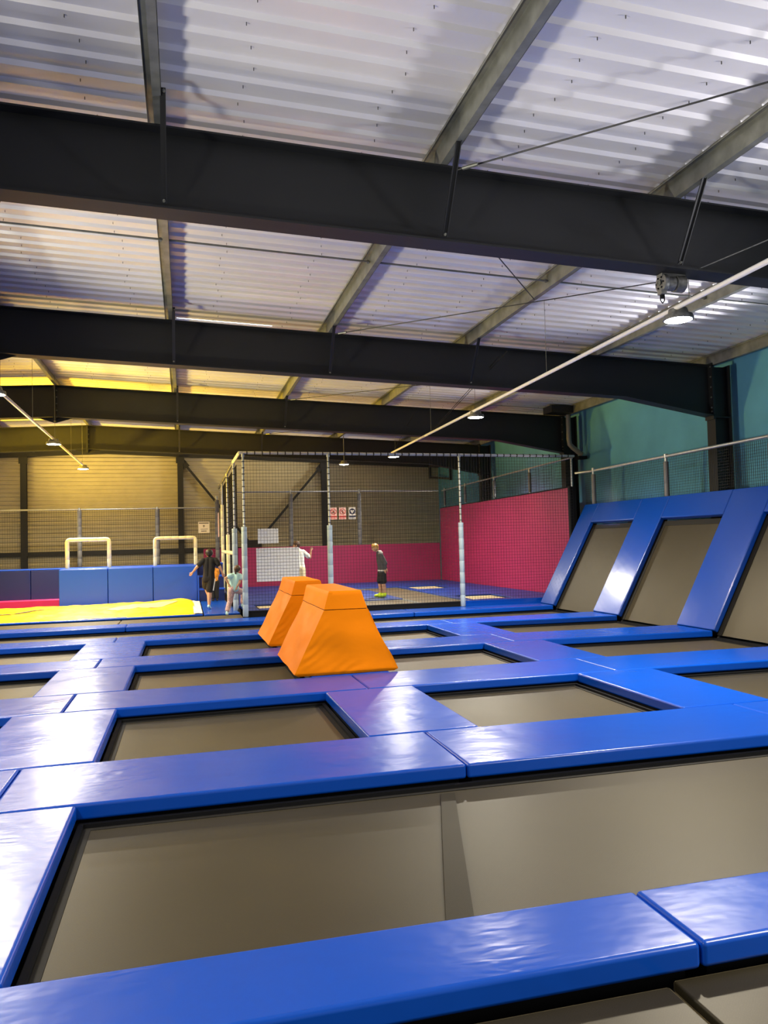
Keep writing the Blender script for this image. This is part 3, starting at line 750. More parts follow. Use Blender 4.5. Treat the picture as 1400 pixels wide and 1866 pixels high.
def ribbon(pts, w, name, m, dz=.006):
    mb = MB(); pts = [Vector((x, y, 0)) for x, y in pts]; vs = []; fs = []
    for i, p in enumerate(pts):
        d = (pts[min(i+1, len(pts)-1)]-pts[max(i-1, 0)]).normalized(); n = Vector((-d.y, d.x, 0)); ww = w*(.35+.65*math.sin(PI*(i+.6)/(len(pts)+.2)))
        for s in (-1, 1):
            q = p+n*ww*s/2; vs.append((q.x, q.y, abz(q.x, q.y)+dz))
    for i in range(len(pts)-1): fs.append([2*i, 2*i+1, 2*i+3, 2*i+2])
    mb.add(vs, fs); return mb.build(name, m, t)
ribbon([(-3.95+.09*k*.5, 20.9+.04*k-.9*(k/14-.5)**2*0-(.25*(1-k/14))) for k in range(-30, 15)], .16, 'lettering', M['ink'], .012)
ribbon([(-5.2+.05*k, 20.25-.35*math.sin(k*.06)) for k in range(26)], .22, 'lettering', M['ink'], .012)
mb = MB()                                  # frayed white hem at the front edge
for k in range(14):
    x = -2.35+.075*k; y = 18.785+.012*math.sin(k*2.3); w = .03+.02*abs(math.sin(k*1.7))
    z = max(abz(x, y), .02)+.006; mb.hexa([(x, y-.02, z-.004), (x+w+.03, y-.025, z-.004), (x+w+.03, y+.015, z-.004), (x, y+.02, z-.004)], [(x, y-.02, z+.004), (x+w+.03, y-.025, z+.004), (x+w+.03, y+.015, z+.004), (x, y+.02, z+.004)])
mb.box(-2.35, -1.32, 18.775, 18.79, .0, .022); mb.build('frayed_hem', M['white'], t)
mb = MB(); vs = []; fs = []                # faded patch
for j in range(9):
    for i in range(25):
        u = i/24*2-1; v = (j/8*2-1)*math.sqrt(max(0, 1-u*u))
        x = -1.05+.85*u; y = 20.7+.55*v+.25*u; vs.append((x, y, abz(x, y)+.008))
for j in range(8):
    for i in range(24): fs.append([j*25+i, j*25+i+1, (j+1)*25+i+1, (j+1)*25+i])
mb.add(vs, fs); mb.build('worn_patch', M['patch'], t, smooth=True)
pad([(-8.4, 18.58), (.38, 18.66), (.38, 18.76), (-8.4, 18.72)], 'thin blue border strip along the front of the yellow airbag', z=.02, group=None, name='border_strip', th=.05)
pad([(.40, 18.70), (1.24, 18.70), (1.10, 23.28), (.40, 23.28)], 'blue floor mat under the running child, right of the yellow airbag', z=.01, group=None, name='floor_mat', th=.06)
for a, b, lab in ((-8.9, -1.43, 'dark landing mat before the yellow airbag, left of its seam'), (-1.41, 1.24, 'dark landing mat before the yellow airbag, right of its seam, under the climbing girl')):
    t = thing('landing_mat', ((a+b)/2, 18, FZ), lab, 'mat', 'dark landing mats')
    m_ = MB(); m_.prism([(a, lerp(ROWB[5], max(a, -4.2))+.02), (b, lerp(ROWB[5], b)+.02), (b, 18.64 if b > 0 else 18.6), (a, 18.58 if a < -2 else 18.6)], -.10, -.03); m_.build('cover', M['bed'], t, bevel=.01)
    m_ = MB(); m_.prism([(a+.03, 17.6), (b-.03, 17.7), (b-.03, 18.5), (a+.03, 18.5)], FZ, -.10); m_.build('base', M['black'], t)

# blue panels, platform and steps
for a, b, lab in ((-3.43, -2.14, 'bright blue wall panel farthest left, below the left hoop'), (-2.13, -.91, 'bright blue wall panel in the middle behind the yellow airbag'), (-.90, .33, 'bright blue wall panel beside the blue steps')):
    t = thing('wall_panel', ((a+b)/2, 23.5, FZ), lab, 'panel', 'bright blue panels behind the airbag')
    MB().box(a, b-.004, 23.42, 23.55, FZ, 1.03).build('cover', M['bluewall'], t, bevel=.02, seg=3)
t = thing('platform', (-1.5, 24.2, FZ), 'blue padded platform carrying the two cream hoops', 'platform')
MB().box(-3.43, .33, 23.56, 25.2, .96, 1.045).build('top_pad', M['bluewall'], t, bevel=.02)
MB().box(-3.41, .31, 23.57, 25.18, FZ, .955).build('base', M['navy'], t)
for a, b, lab in ((-8.9, -6.3, 'navy wall panel farthest left behind the yellow airbag'), (-6.29, -4.5, 'navy wall panel at the left edge, above the pink strip'), (-4.49, -3.47, 'navy wall panel next to the bright blue panels')):
    t = thing('wall_panel', ((a+b)/2, 25.4, FZ), lab, 'panel', 'navy panels at the left')
    MB().box(a, b-.004, 25.32, 25.45, FZ, .99).build('cover', M['navy'], t, bevel=.015)
    MB().box(a, b-.004, 25.32, 25.9, .992, 1.03).build('top_edge', M['bluewall'], t, bevel=.01)
o = MB().box(-8.9, -3.45, 24.85, 25.3, FZ, .125).build('foot_pad', M['pinkstrip'], bevel=.02); tag(o, 'bright pink foot pad along the navy panels at the left', 'pad')
for i, lab in enumerate(('lowest blue padded step beside the running child', 'middle blue padded step beside the running child', 'top blue padded step, level with the platform')):
    y = 23.32+.5*i; t = thing('padded_step', (.74, y, FZ), lab, 'step', 'blue padded steps')
    MB().box(.36, 1.10, y, 24.9, FZ+.36*i+(.25 if i else 0)-(.0), .36*(i+1)-.05).build('riser', M['navy'], t)
    MB().box(.35, 1.11, y-.015, 24.9 if i == 2 else y+.52, .36*(i+1)-.049, .36*(i+1)).build('tread', M['bluewall'], t, bevel=.015)
o = MB().box(.335, .375, 23.28, 23.36, .0, .75).build('edge_trim', M['bluewall'], bevel=.008); tag(o, 'upright blue trim at the left edge of the blue steps', 'trim')
def hoop(x0, x1, y, z0, z1, r, lab):
    t = thing('hoop', ((x0+x1)/2, y, z0), lab, 'hoop', 'cream padded hoops')
    def sleeve(p, q):
        p = Vector(p); q = Vector(q); L = (q-p).length; d = (q-p)/L; n = max(2, int(L/.21)); pts = []; R = []
        for i in range(n):
            a = p+d*(L*i/n); b = p+d*(L*(i+1)/n)
            pts += [a+d*.001, a+d*.012, b-d*.012, b-d*.001]; R += [r-.006, r, r, r-.006]
        MB().tube(pts, R, 16).build('foam_sleeve', M['cream'], t, smooth=True)
    sleeve((x0, y, z0), (x0, y, z1-r)); sleeve((x1, y, z0), (x1, y, z1-r)); sleeve((x0+r, y, z1), (x1-r, y, z1))
    for x, s in ((x0, 1), (x1, -1)):
        m_ = MB(); pts = [(x+s*r*1.3*(1-math.cos(a)), y, z1-r*1.3+r*1.3*math.sin(a)) for a in [PI/2*k/6 for k in range(7)]]
        m_.tube(pts, r-.004, 16); m_.build('elbow', M['cream'], t, smooth=True)
hoop(-3.31, -2.16, 24.2, 1.045, 1.87, .058, 'left cream padded hoop on the blue platform')
hoop(-.87, .42-.12, 24.2, 1.045, 1.86, .05, 'right-hand cream padded hoop on the blue platform, behind the running child')

# ------------------------------------------------------------------ orange blocks
def block(cx, y0, y1, lab):
    t = thing('vault_block', (cx, (y0+y1)/2, 0), lab, 'block', 'orange foam vault blocks')
    def shell(zs, ny=22, nu=44, amp=.012, folds=0.):
        mb = MB(); rings = []
        for (z, hw, iy) in zs:
            ring = []
            ya, yb = y0+iy, y1-iy
            for k in range(nu): ring.append((cx-hw+2*hw*k/nu, ya, 0, -1))
            for k in range(ny): ring.append((cx+hw, ya+(yb-ya)*k/ny, 1, 0))
            for k in range(nu): ring.append((cx+hw-2*hw*k/nu, yb, 0, 1))
            for k in range(ny): ring.append((cx-hw, yb-(yb-ya)*k/ny, -1, 0))
            if folds:
                for q in range(len(ring)):
                    x, y, nx, nyy = ring[q]
                    if nyy == -1:
                        u = (x-(cx-hw))/(2*hw); v = z/.78
                        a = (math.exp(-u*6.5)*min(1, u*14)*math.sin(PI*min(1, v*1.05))+.45*math.exp(-((v-.10)/.10)**2)*math.exp(-((u-.5)/.2)**2))*(.55+.9*abs(noise.noise((x*2.5, z*5, 3))))*1.25
                        ring[q] = (x, y+folds*a*math.sin((z*1.15-(x-cx)*.75)*44+7*noise.noise((x*2.5, z*2.5, 1))), nx, nyy)
            rings.append([(x+nx*amp*noise.noise((x*2, y*2.1, z*4))*2, y+nyy*amp*noise.noise((x*2.4, y*2, z*3+7))*2, z) for x, y, nx, nyy in ring])
        n = len(rings[0]); vs = [v for r in rings for v in r]; fs = []
        for i in range(len(rings)-1):
            for k in range(n): fs.append([i*n+k, i*n+(k+1) % n, (i+1)*n+(k+1) % n, (i+1)*n+k])
        fs += [list(range(n))[::-1], [(len(rings)-1)*n+k for k in range(n)]]
        return mb.add(vs, fs)
    zs = [(.003, .60, .03), (.03, .645, .012)]+[(.03+.75*k/56, .645-.375*k/56, .010+.008*k/56) for k in range(1, 57)]
    o = shell(zs, folds=.011).build('body', M['orange'], t, smooth=True)
    m_ = MB(); m_.box(cx-.262, cx+.262, y0+.03, y1-.03, .779, .789); m_.build('seam_band', M['black'], t)
    zs = [(.789+.205*k/5, .268-.062*k/5, .018+.018*k/5) for k in range(6)]+[(1.008, .195, .05)]
    shell(zs, amp=.006).build('cap', M['orange'], t, smooth=True)
block(1.885, 9.37, 11.20, 'nearer orange foam vault block with a dark seam below its cap')
block(1.875, 12.30, 14.05, 'farther orange foam vault block, half hidden behind the nearer one')

# ------------------------------------------------------------------ lamps and conduits
def lamp(p, lab, hook=.12, power=370, spot=True):
    x, y, z = p
    t = thing('pendant_lamp', p, lab, 'lamp', 'round hanging lamps')
    MB().lathe([(.05, .13), (.10, .12), (.115, .06), (.155, .05), (.165, .02), (.165, .0), (.150, -.004)], p, 28).build('housing', M['castiron'], t, smooth=True)
    MB().lathe([(.001, -.016), (.08, -.014), (.148, -.004), (.148, .0)], p, 28).build('lens', M['lens'], t, smooth=True)
    MB().tube([(x, y, z+.12), (x, y, z+hook)], .012, 8).build('hook', M['castiron'], t, smooth=True)
    L = bpy.data.lights.new('lamp_light', 'AREA'); L.shape = 'DISK'; L.size = .28; L.energy = power; L.color = (1, .93, .79); L.spread = math.radians(165)
    lo = bpy.data.objects.new('lamp_light', L); C.objects.link(lo); lo.location = (x, y, z-.03); lo.parent = t; lo.matrix_parent_inverse = t.matrix_basis.inverted()
    return t
def cx_r(y): return 5.10+.029*y
t = thing('lighting_conduit', (5.3, 6, 4.1), 'long white conduit carrying the lamps over the right half of the hall', 'conduit')
MB().tube([(cx_r(y), y, 4.10) for y in (-1, 5, 10, 15, 20, 21.4)], .027, 12).build('tube', M['plastic'], t, smooth=True)
for y in (1.5, 7.25, 10.9, 14.2, 17.3, 20.9):
    x = cx_r(y); MB().tube([(x, y, 4.12), (x, y, top(x)+.2)], .004, 5).build('hanging_wire', M['galv'], t)
for y0, y1 in ((17.2, 12.6), (17.0, 12.2), (23.0, 18.3)):
    MB().tube([(cx_r(y0)-.02, y0 if y0 < 21 else 21.3, 4.12), (cx_r(y1)-.1, y1, top(6)-.25)], .006, 5).build('cable', M['black'], t)
RL = [(7.55, 'nearest round hanging lamp, glowing bright at the right below the hoist'), (14.35, 'second round lamp along the white conduit on the right'), (21.35, 'farthest round lamp at the end of the white conduit, above the net rail')]
for y, lab in RL: lamp((cx_r(y)+.06, y, 3.985), lab)
for y in (.9,): lamp((cx_r(y), y, 3.93), 'round lamp on the white conduit above the camera, outside the photo')
t = thing('lighting_conduit', (-2.8, 18, 4.1), 'white conduit carrying the lamps at the left of the hall', 'conduit')
def cx_l(y): return -2.62-.012*y
MB().tube([(cx_l(y), y, 4.10) for y in (-1, 6, 12, 18, 24.9)], .027, 12).build('tube', M['plastic'], t, smooth=True)
for y in (6.5, 13.3, 16.2, 19.1, 22.0, 24.6):
    x = cx_l(y); MB().tube([(x, y, 4.12), (x, y, top(x)+.2)], .004, 5).build('hanging_wire', M['galv'], t)
LL = [(12.9, 'round lamp cut by the left edge of the photo'), (18.9, 'middle lamp of the left-hand conduit, in front of the farthest beam'), (24.75, 'farthest lamp of the left-hand conduit, above the yellow airbag')]
for y, lab in LL: lamp((cx_l(y), y, 3.985), lab, power=230 if y < 15 else 370)
for y in (.9, 6.9): lamp((cx_l(y), y, 3.94), 'round lamp of the left-hand conduit outside the photo, %s' % ('beside the camera' if y < 2 else 'near the left edge'), power=170)
lamp((5.1, 25.1, 4.15), 'small lamp hanging on its own rod before the farthest beam', hook=.95, power=160)

# ------------------------------------------------------------------ hoist, downpipe and small fittings
t = thing('hoist', (4.98, 7.2, 4.05), 'grey electric hoist hanging under the nearest roof beam', 'hoist')
hx, hy, hz = 4.90, 7.13, 4.235
zb = top(hx)-.72-.02
MB().box(hx-.03, hx+.26, hy-.05, hy+.05, hz+.06, zb).build('bracket', M['castiron'], t, bevel=.005)
MB().lathe([(.07, -.02), (.095, -.015), (.098, .02), (.085, .045)], (hx, hy, hz), 20, (1, 0, 0)).build('gearbox', M['castiron'], t, smooth=True)
MB().lathe([(.030, 0), (.034, .012), (.02, .014), (.018, .005)], (hx-.03, hy-.0, hz), 16, (-1, 0, 0)).build('bearing_boss', M['galv'], t, smooth=True)
for k in range(6):
    a = k*PI/3; MB().lathe([(.010, 0), (.010, .01)], (hx-.022, hy+.06*math.cos(a), hz+.06*math.sin(a)), 6, (-1, 0, 0)).build('bolt', M['black'], t)
MB().lathe([(.075, .046), (.078, .06), (.078, .13), (.06, .132), (.06, .145), (.088, .147), (.09, .25), (.07, .265)], (hx, hy, hz), 20, (1, 0, 0)).build('motor', M['castiron'], t, smooth=True)
MB().box(hx-.035, hx+.03, hy-.04, hy+.04, hz-.125, hz-.08).build('hook_block', M['castiron'], t, bevel=.006)
m_ = MB(); m_.box(hx-.02, hx+.02, hy-.015, hy+.015, hz-.16, hz-.125)
for s in (-1, 1): m_.tube([(hx+s*.022, hy, hz-.15), (hx+s*.024, hy, hz-.185), (hx, hy, hz-.215)], .006, 6)
m_.build('hook', M['black'], t)
m_ = MB(); m_.tube([(hx+.22, hy, hz+.08), (6.5, 5.2, 4.75)], .006, 5); m_.build('power_cable', M['castiron'], t)

t = thing('downpipe', (10.0, 19.0, 3.4), 'grey downpipe bending at its foot beside the third column', 'pipe')
dx, dy = 10.02, 18.95
MB().tube([(dx, dy, 5.12), (dx, dy, 4.95), (dx, dy, 4.82)], .05, 14).build('upper_pipe', M['galv'], t, smooth=True)
MB().tube([(dx-.02, dy, 4.84), (dx-.02, dy, 4.2), (dx+.0, dy, 4.06), (dx+.08, dy, 3.98), (10.36, dy-.02, 3.78)], .065, 16).build('lower_pipe', M['pipe'], t, smooth=True)
m_ = MB()
for z in (4.86, 4.80): m_.lathe([(.066, 0), (.074, .006), (.074, .022), (.066, .028)], (dx-.01, dy, z), 16)
m_.build('collars', M['pipe'], t, smooth=True)
o = MB().box(10.22, 10.46, dy-.12, dy+.12, 3.66, 3.74).build('pipe_mount', M['black']); tag(o, 'small black bracket under the foot of the grey downpipe', 'bracket')
o = MB().hexa([(9.35, 18.6, 4.87), (9.98, 18.6, 4.86), (9.98, 19.1, 4.86), (9.35, 19.1, 4.87)], [(9.35, 18.6, 5.05), (9.98, 18.6, 5.04), (9.98, 19.1, 5.04), (9.35, 19.1, 5.05)]).build('gutter_box', M['steel']); tag(o, 'dark steel box at the eaves above the grey downpipe', 'box')
t = thing('corner_bracket', (10.2, 30.5, 4.1), 'dark open bracket on the far corner of the hall beside the beige end wall', 'bracket')
m_ = MB(); m_.bar((10.1, 31.5, 4.75), (10.1, 31.5, 4.2), .1, .1); m_.bar((10.1, 31.5, 4.72), (10.45, 29.9, 4.66), .08, .08); m_.bar((10.1, 31.5, 4.25), (10.45, 29.9, 4.06), .08, .08); m_.bar((10.45, 29.9, 4.70), (10.45, 29.9, 4.0), .09, .09)
m_.build('bracket_frame', M['steelw'], t)

# ------------------------------------------------------------------ people
def fuse(mb, voxel=.007, smooth=3):
    me = mb.mesh('tmp'); o = bpy.data.objects.new('tmp', me); C.objects.link(o)
    r = o.modifiers.new('r', 'REMESH'); r.mode = 'VOXEL'; r.voxel_size = voxel; r.use_smooth_shade = True
    s = o.modifiers.new('s', 'SMOOTH'); s.factor = .5; s.iterations = smooth
    dg = bpy.context.evaluated_depsgraph_get(); ev = o.evaluated_get(dg)
    out = bpy.data.meshes.new_from_object(ev, depsgraph=dg)
    bpy.data.objects.remove(o); bpy.data.meshes.remove(me)
    return out
def cap(mb, p, q, a, b, n=12):
    mb.ball(p, a, n, 8); mb.ball(q, b, n, 8); mb.tube([p, q], [a*.995, b*.995], n)
def addmesh(me, name, m, parent):
    me.materials.clear(); me.materials.append(m)
    for p in me.polygons: p.use_smooth = True
    me.name = name; o = bpy.data.objects.new(name, me); C.objects.link(o); o.parent = parent; o.matrix_parent_inverse = parent.matrix_basis.inverted(); return o
def hand(mb, el, w, side, curl=.6, s=1.):
    """palm, four bent fingers of different lengths, and a thumb leaving the side of the palm"""
    el = Vector(el); w = Vector(w); d = (w-el).normalized(); sd = Vector(side); sd = (sd-d*sd.dot(d)).normalized(); nrm = d.cross(sd)
    for o in (-.012, .012): cap(mb, w+sd*o*s, w+d*.045*s+sd*o*1.2*s, .015*s, .016*s, 8)
    for k, L in enumerate((.030, .036, .034, .026)):
        b = w+d*.052*s+sd*(-.021+.014*k)*s; m = b+(d*math.cos(curl*.4)+nrm*math.sin(curl*.4))*L*s*.55
        e = m+(d*math.cos(curl)+nrm*math.sin(curl))*L*s*.55
        cap(mb, b, m, .0075*s, .007*s, 8); cap(mb, m, e, .007*s, .006*s, 8)
    b = w+d*.012*s-sd*.02*s; m = b+(d*.6-sd*.8)*.026*s; e = m+(d*.95-sd*.2+nrm*.3).normalized()*.022*s
    cap(mb, b, m, .0095*s, .008*s, 8); cap(mb, m, e, .008*s, .007*s, 8)
def head(mb, c, f, r=.088):
    c = Vector(c); f = Vector(f).normalized(); rt = f.cross(Vector((0, 0, 1))).normalized(); up = rt.cross(f)
    mb.ball(c+up*r*.10, r, 18, 12, (.92, .98, 1.08)); mb.ball(c-up*r*.45+f*r*.28, r*.68, 14, 10)
    mb.ball(c+f*r*1.02-up*r*.18, r*.17, 8, 6); mb.ball(c+f*r*.97-up*r*.02, r*.13, 8, 6)
    mb.ball(c+f*r*.86-up*r*.52, r*.18, 8, 6, (1, 1, .6))
    for s in (-1, 1): mb.ball(c+rt*s*r*.93-up*r*.12-f*r*.05, r*.22, 8, 6, (.6, .9, 1.2))
    return rt, up, f
def foot(mb, ank, heel, toe, r=.032):
    cap(mb, ank, heel, r*1.0, r*1.05); cap(mb, heel, Vector(heel).lerp(Vector(toe), .55), r*1.0, r*1.0); cap(mb, Vector(heel).lerp(Vector(toe), .5), toe, r*1.05, r*.75); cap(mb, ank, Vector(heel).lerp(Vector(toe), .5), r*.9, r*.9)
def person(lab, J, fwd, skin, hair, hairm, top_m, bot_m, shoe_m, bot_len=.55, sleeve=.75, k=1., shoe_r=.034, curl=.6, face=None, bulk=1.16):
    V = {a: Vector(b) for a, b in J.items()}
    t = thing('person', (V['pel'].x, V['pel'].y, min(V['toeL'].z, V['toeR'].z)-.02), lab, 'person')
    f = Vector(fwd).normalized(); side = f.cross(Vector((0, 0, 1))).normalized()      # to the person's right
    fc = Vector(face).normalized() if face else f
    b = MB()
    rt, up, ff = head(b, V['head'], fc, .088*k)
    cap(b, V['neck'], V['head']-up*.05, .040*k, .038*k)
    sh = (V['shL']+V['shR'])/2; chest = sh.lerp(V['pel'], .35); waist = sh.lerp(V['pel'], .68)
    def torso(m, e=0.):
        cap(m, V['shL'], V['shR'], .045*k+e, .045*k+e); cap(m, V['neck'], sh, .042*k+e*.6, .055*k+e)
        for s in (-1, 1):
            o = side*s*.055*k; oh = side*s*.045*k
            cap(m, sh+o*.9, chest+o, .060*k*bulk+e, .070*k*bulk+e); cap(m, chest+o, waist+oh, .070*k*bulk+e, .064*k*bulk+e); cap(m, waist+oh, V['pel']+oh*1.1, .064*k*bulk+e, .074*k*bulk+e)
    torso(b)
    for s in 'LR':
        cap(b, V['sh'+s], V['el'+s], .040*k*bulk, .031*k*bulk); cap(b, V['el'+s], V['ha'+s], .031*k*bulk, .020*k)
        cap(b, V['hip'+s], V['knee'+s], .070*k*bulk, .047*k*bulk); m = V['knee'+s].lerp(V['ank'+s], .35)
        cap(b, V['knee'+s], m, .045*k*bulk, .049*k*bulk); cap(b, m, V['ank'+s], .049*k*bulk, .029*k*bulk)
        cap(b, V['pel'], V['hip'+s], .07*k, .07*k); foot(b, V['ank'+s], V['heel'+s], V['toe'+s], .028*k)
        hand(b, V['el'+s], V['ha'+s], side*(1 if s == 'L' else -1), curl, 1.05*k)
    addmesh(fuse(b, .0065, 2), 'body', skin, t)
    # shirt
    m = MB(); torso(m, .014*k)
    for s in 'LR':
        q = V['sh'+s].lerp(V['el'+s], min(1, sleeve)); cap(m, V['sh'+s], q, .060*k*bulk, .056*k*bulk)
        if sleeve > 1: cap(m, V['el'+s], V['el'+s].lerp(V['ha'+s], sleeve-1), .045*k, .033*k)
    addmesh(fuse(m, .008, 4), 'shirt' if sleeve <= 1 else 'hoodie', top_m, t)
    m = MB()
    cap(m, waist.lerp(V['pel'], .55)+side*.04*k, waist.lerp(V['pel'], .55)-side*.04*k, .075*k, .075*k)
    for s in 'LR':
        cap(m, V['pel'], V['hip'+s], .088*k*bulk, .086*k*bulk)
        if bot_len <= 1: cap(m, V['hip'+s], V['hip'+s].lerp(V['knee'+s], bot_len), .086*k*bulk, .084*k*bulk)
        else: cap(m, V['hip'+s], V['knee'+s], .084*k*bulk, .064*k*bulk); cap(m, V['knee'+s], V['knee'+s].lerp(V['ank'+s], bot_len-1), .062*k*bulk, .056*k*bulk)
    addmesh(fuse(m, .008, 4), 'shorts' if bot_len <= 1 else 'trousers', bot_m, t)
    for s in 'LR':
        m = MB(); foot(m, V['ank'+s], V['heel'+s], V['toe'+s], shoe_r*k); addmesh(fuse(m, .007, 2), 'shoe' if shoe_r > .036 else 'sock', shoe_m, t)
    # hair
    m = MB(); c = V['head']; r = .088*k
    m.ball(c+up*r*.24-fc*r*.14, r*1.06, 16, 10, (1, 1, 1.0)); m.ball(c+up*r*.62+fc*r*.25, r*.74, 12, 8); m.ball(c-fc*r*.42-up*r*.12, r*.80, 12, 8)
    if hair == 'pony':
        p = c-fc*r*1.05+up*r*.1; q = p-fc*.03-Vector((0, 0, .10)); cap(m, p, p-fc*.025, .028, .034); cap(m, p-fc*.025, q, .034, .018)
    if hair == 'mop':
        for a in range(8):
            an = a*PI/4; m.ball(c+up*r*.55+(rt*math.cos(an)+fc*math.sin(an))*r*.62, r*.46, 8, 6)
    addmesh(fuse(m, .007, 2), 'hair', hairm, t)
    if hair == 'pony':
        m = MB(); p = c-fc*r*1.12+up*r*.1; m.ball(p, .026, 10, 8); m.build('hair_tie', M['white'], t, smooth=True)
    for s in (-1, 1):
        e = c+fc*r*.90+rt*s*r*.34+up*r*.08; MB().ball(e, r*.11, 8, 6).build('eye', M['eye'], t, smooth=True)
    return t, V, side
# running child seen from behind
y = 20.1
t, V, sd = person('child in black T-shirt and shorts seen from behind, running beside the yellow airbag',
    dict(head=(.585, y+.03, 1.405), neck=(.585, y, 1.29), shL=(.43, y, 1.235), shR=(.735, y, 1.235), elL=(.275, y-.02, 1.075), elR=(.835, y-.03, 1.06), haL=(.16, y+.0, .935), haR=(.905, y+.02, .88),
         pel=(.56, y, .80), hipL=(.49, y+.02, .755), hipR=(.62, y, .755), kneeR=(.575, y+.03, .46), ankR=(.555, y-.02, .115), heelR=(.545, y-.04, .085), toeR=(.59, y+.10, .035),
         kneeL=(.505, y+.33, .54), ankL=(.58, y+.36, .28), heelL=(.58, y+.34, .23), toeL=(.60, y+.48, .19)),
    (.12, 1, 0), M['skin'], 'short', M['hairdark'], M['clothblack'], M['clothblack'], M['sock'], bot_len=.82, sleeve=.62, k=1.02)
m = MB(); p = V['hipR']+sd*.094+Vector((0, -.05, .02)); q = V['hipR'].lerp(V['kneeR'], .95)+sd*.086+Vector((0, -.05, .0)); m.bar(p, q, .03, .012, (0, 1, 0)); m.build('side_stripe', M['white'], t, bevel=.004)
# child standing behind the runner on the steps
y = 22.75
person('small child in an orange top and black trousers, mostly hidden behind the running child',
    dict(head=(.78, y, 1.06), neck=(.78, y, .96), shL=(.68, y, .90), shR=(.87, y, .90), elL=(.65, y+.02, .74), elR=(.90, y+.06, .74), haL=(.68, y+.1, .60), haR=(.86, y+.14, .62), pel=(.78, y, .60), hipL=(.745, y, .56), hipR=(.855, y, .56),
         kneeL=(.745, y+.01, .32), kneeR=(.855, y+.01, .32), ankL=(.745, y, .10), ankR=(.855, y, .10), heelL=(.745, y-.03, .055), heelR=(.855, y-.03, .055), toeL=(.74, y+.1, .05), toeR=(.86, y+.1, .05)),
    (0, 1, 0), M['skin'], 'short', M['hairbrown'], M['clothorange'], M['clothblack'], M['clothblack'], bot_len=1.85, sleeve=.6, k=.82)
# girl stepping up into the court
y = 18.40
person('girl with ponytail, mint top and pale pink trousers, stepping up beside a foam post',
    dict(head=(1.165, y+.02, 1.035), neck=(1.135, y, .945), shL=(1.02, y-.02, .895), shR=(1.215, y+.02, .885), elL=(.885, y-.06, .845), elR=(1.20, y-.10, .73), haL=(.955, y-.10, .70), haR=(1.13, y-.11, .63),
         pel=(1.07, y-.02, .60), hipL=(1.02, y-.02, .565), hipR=(1.12, y, .565), kneeL=(.985, y+.02, .32), ankL=(.91, y-.03, .085), heelL=(.90, y-.06, .03), toeL=(.925, y+.07, .005),
         kneeR=(1.30, y+.10, .50), ankR=(1.275, y+.05, .235), heelR=(1.26, y+.03, .19), toeR=(1.36, y+.10, .16)),
    (.55, 1, 0), M['skin'], 'pony', M['hairbrown'], M['clothmint'], M['clothpink'], M['sock'], bot_len=1.85, sleeve=.42, k=.86)
# blond child in the court, leaning forward with the arms held back
y = 20.25
t, V, sd = person('blond child in dark hoodie and neon yellow shoes, leaning forward in the netted court',
    dict(head=(4.90, y, 1.435), neck=(4.975, y, 1.315), shL=(5.02, y-.115, 1.235), shR=(5.02, y+.115, 1.235), elL=(5.125, y-.16, 1.01), elR=(5.175, y+.15, 1.02), haL=(5.12, y-.16, .835), haR=(5.235, y+.14, .855),
         pel=(5.075, y, .785), hipL=(5.08, y-.06, .74), hipR=(5.06, y+.06, .74), kneeL=(5.09, y-.07, .475), kneeR=(5.03, y+.07, .475), ankL=(5.125, y-.07, .215), ankR=(5.05, y+.07, .215),
         heelL=(5.125, y-.07, .168), heelR=(5.05, y+.07, .168), toeL=(4.945, y-.08, .155), toeR=(4.89, y+.09, .155)),
    (-1, 0, 0), M['skinb'], 'mop', M['hairblond'], M['clothgrey'], M['clothblack'], M['neon'], bot_len=.72, sleeve=1.8, k=1.0, shoe_r=.040, face=(-1, -.12, -.28))
m = MB(); cap(m, V['neck']+Vector((.05, -.06, .0)), V['neck']+Vector((.05, .06, .0)), .045, .045); cap(m, V['neck']+Vector((.09, -.03, -.03)), V['neck']+Vector((.09, .03, -.03)), .04, .04); addmesh(fuse(m, .008, 3), 'hood', M['white'], t)
m = MB(); c = V['pel']+Vector((-.005, 0, .02)); vs = []; fs = []
for h in (0, .035):
    for a in range(24):
        an = 2*PI*a/24; vs.append((c.x+.112*math.cos(an), c.y+.148*math.sin(an), c.z+h))
for a in range(24): fs.append([a, (a+1) % 24, 24+(a+1) % 24, 24+a])
fs += [list(range(24))[::-1], list(range(24, 48))]
m.add(vs, fs); m.build('hem', M['white'], t, smooth=True)
# boy behind the white board
y = 22.5
person('child in pale T-shirt with raised right arm, partly hidden by the large white board',
    dict(head=(3.115, y, 1.55), neck=(3.16, y, 1.43), shL=(3.03, y-.02, 1.35), shR=(3.30, y+.02, 1.35), elL=(2.96, y+.06, 1.14), elR=(3.50, y+.0, 1.18), haL=(2.95, y+.2, 1.0), haR=(3.535, y-.02, 1.40),
         pel=(3.20, y, .90), hipL=(3.13, y, .86), hipR=(3.26, y, .86), kneeL=(3.12, y+.03, .52), kneeR=(3.27, y+.02, .52), ankL=(3.12, y, .22), ankR=(3.28, y, .22), heelL=(3.12, y-.03, .165), heelR=(3.28, y-.03, .165), toeL=(3.10, y+.11, .158), toeR=(3.29, y+.11, .158)),
    (-.2, 1, 0), M['skin'], 'mop', M['hairbrown'], M['clothwhite'], M['clothcream'], M['white'], bot_len=.75, sleeve=.75, k=1.06, curl=.9, face=(-1, .25, 0))

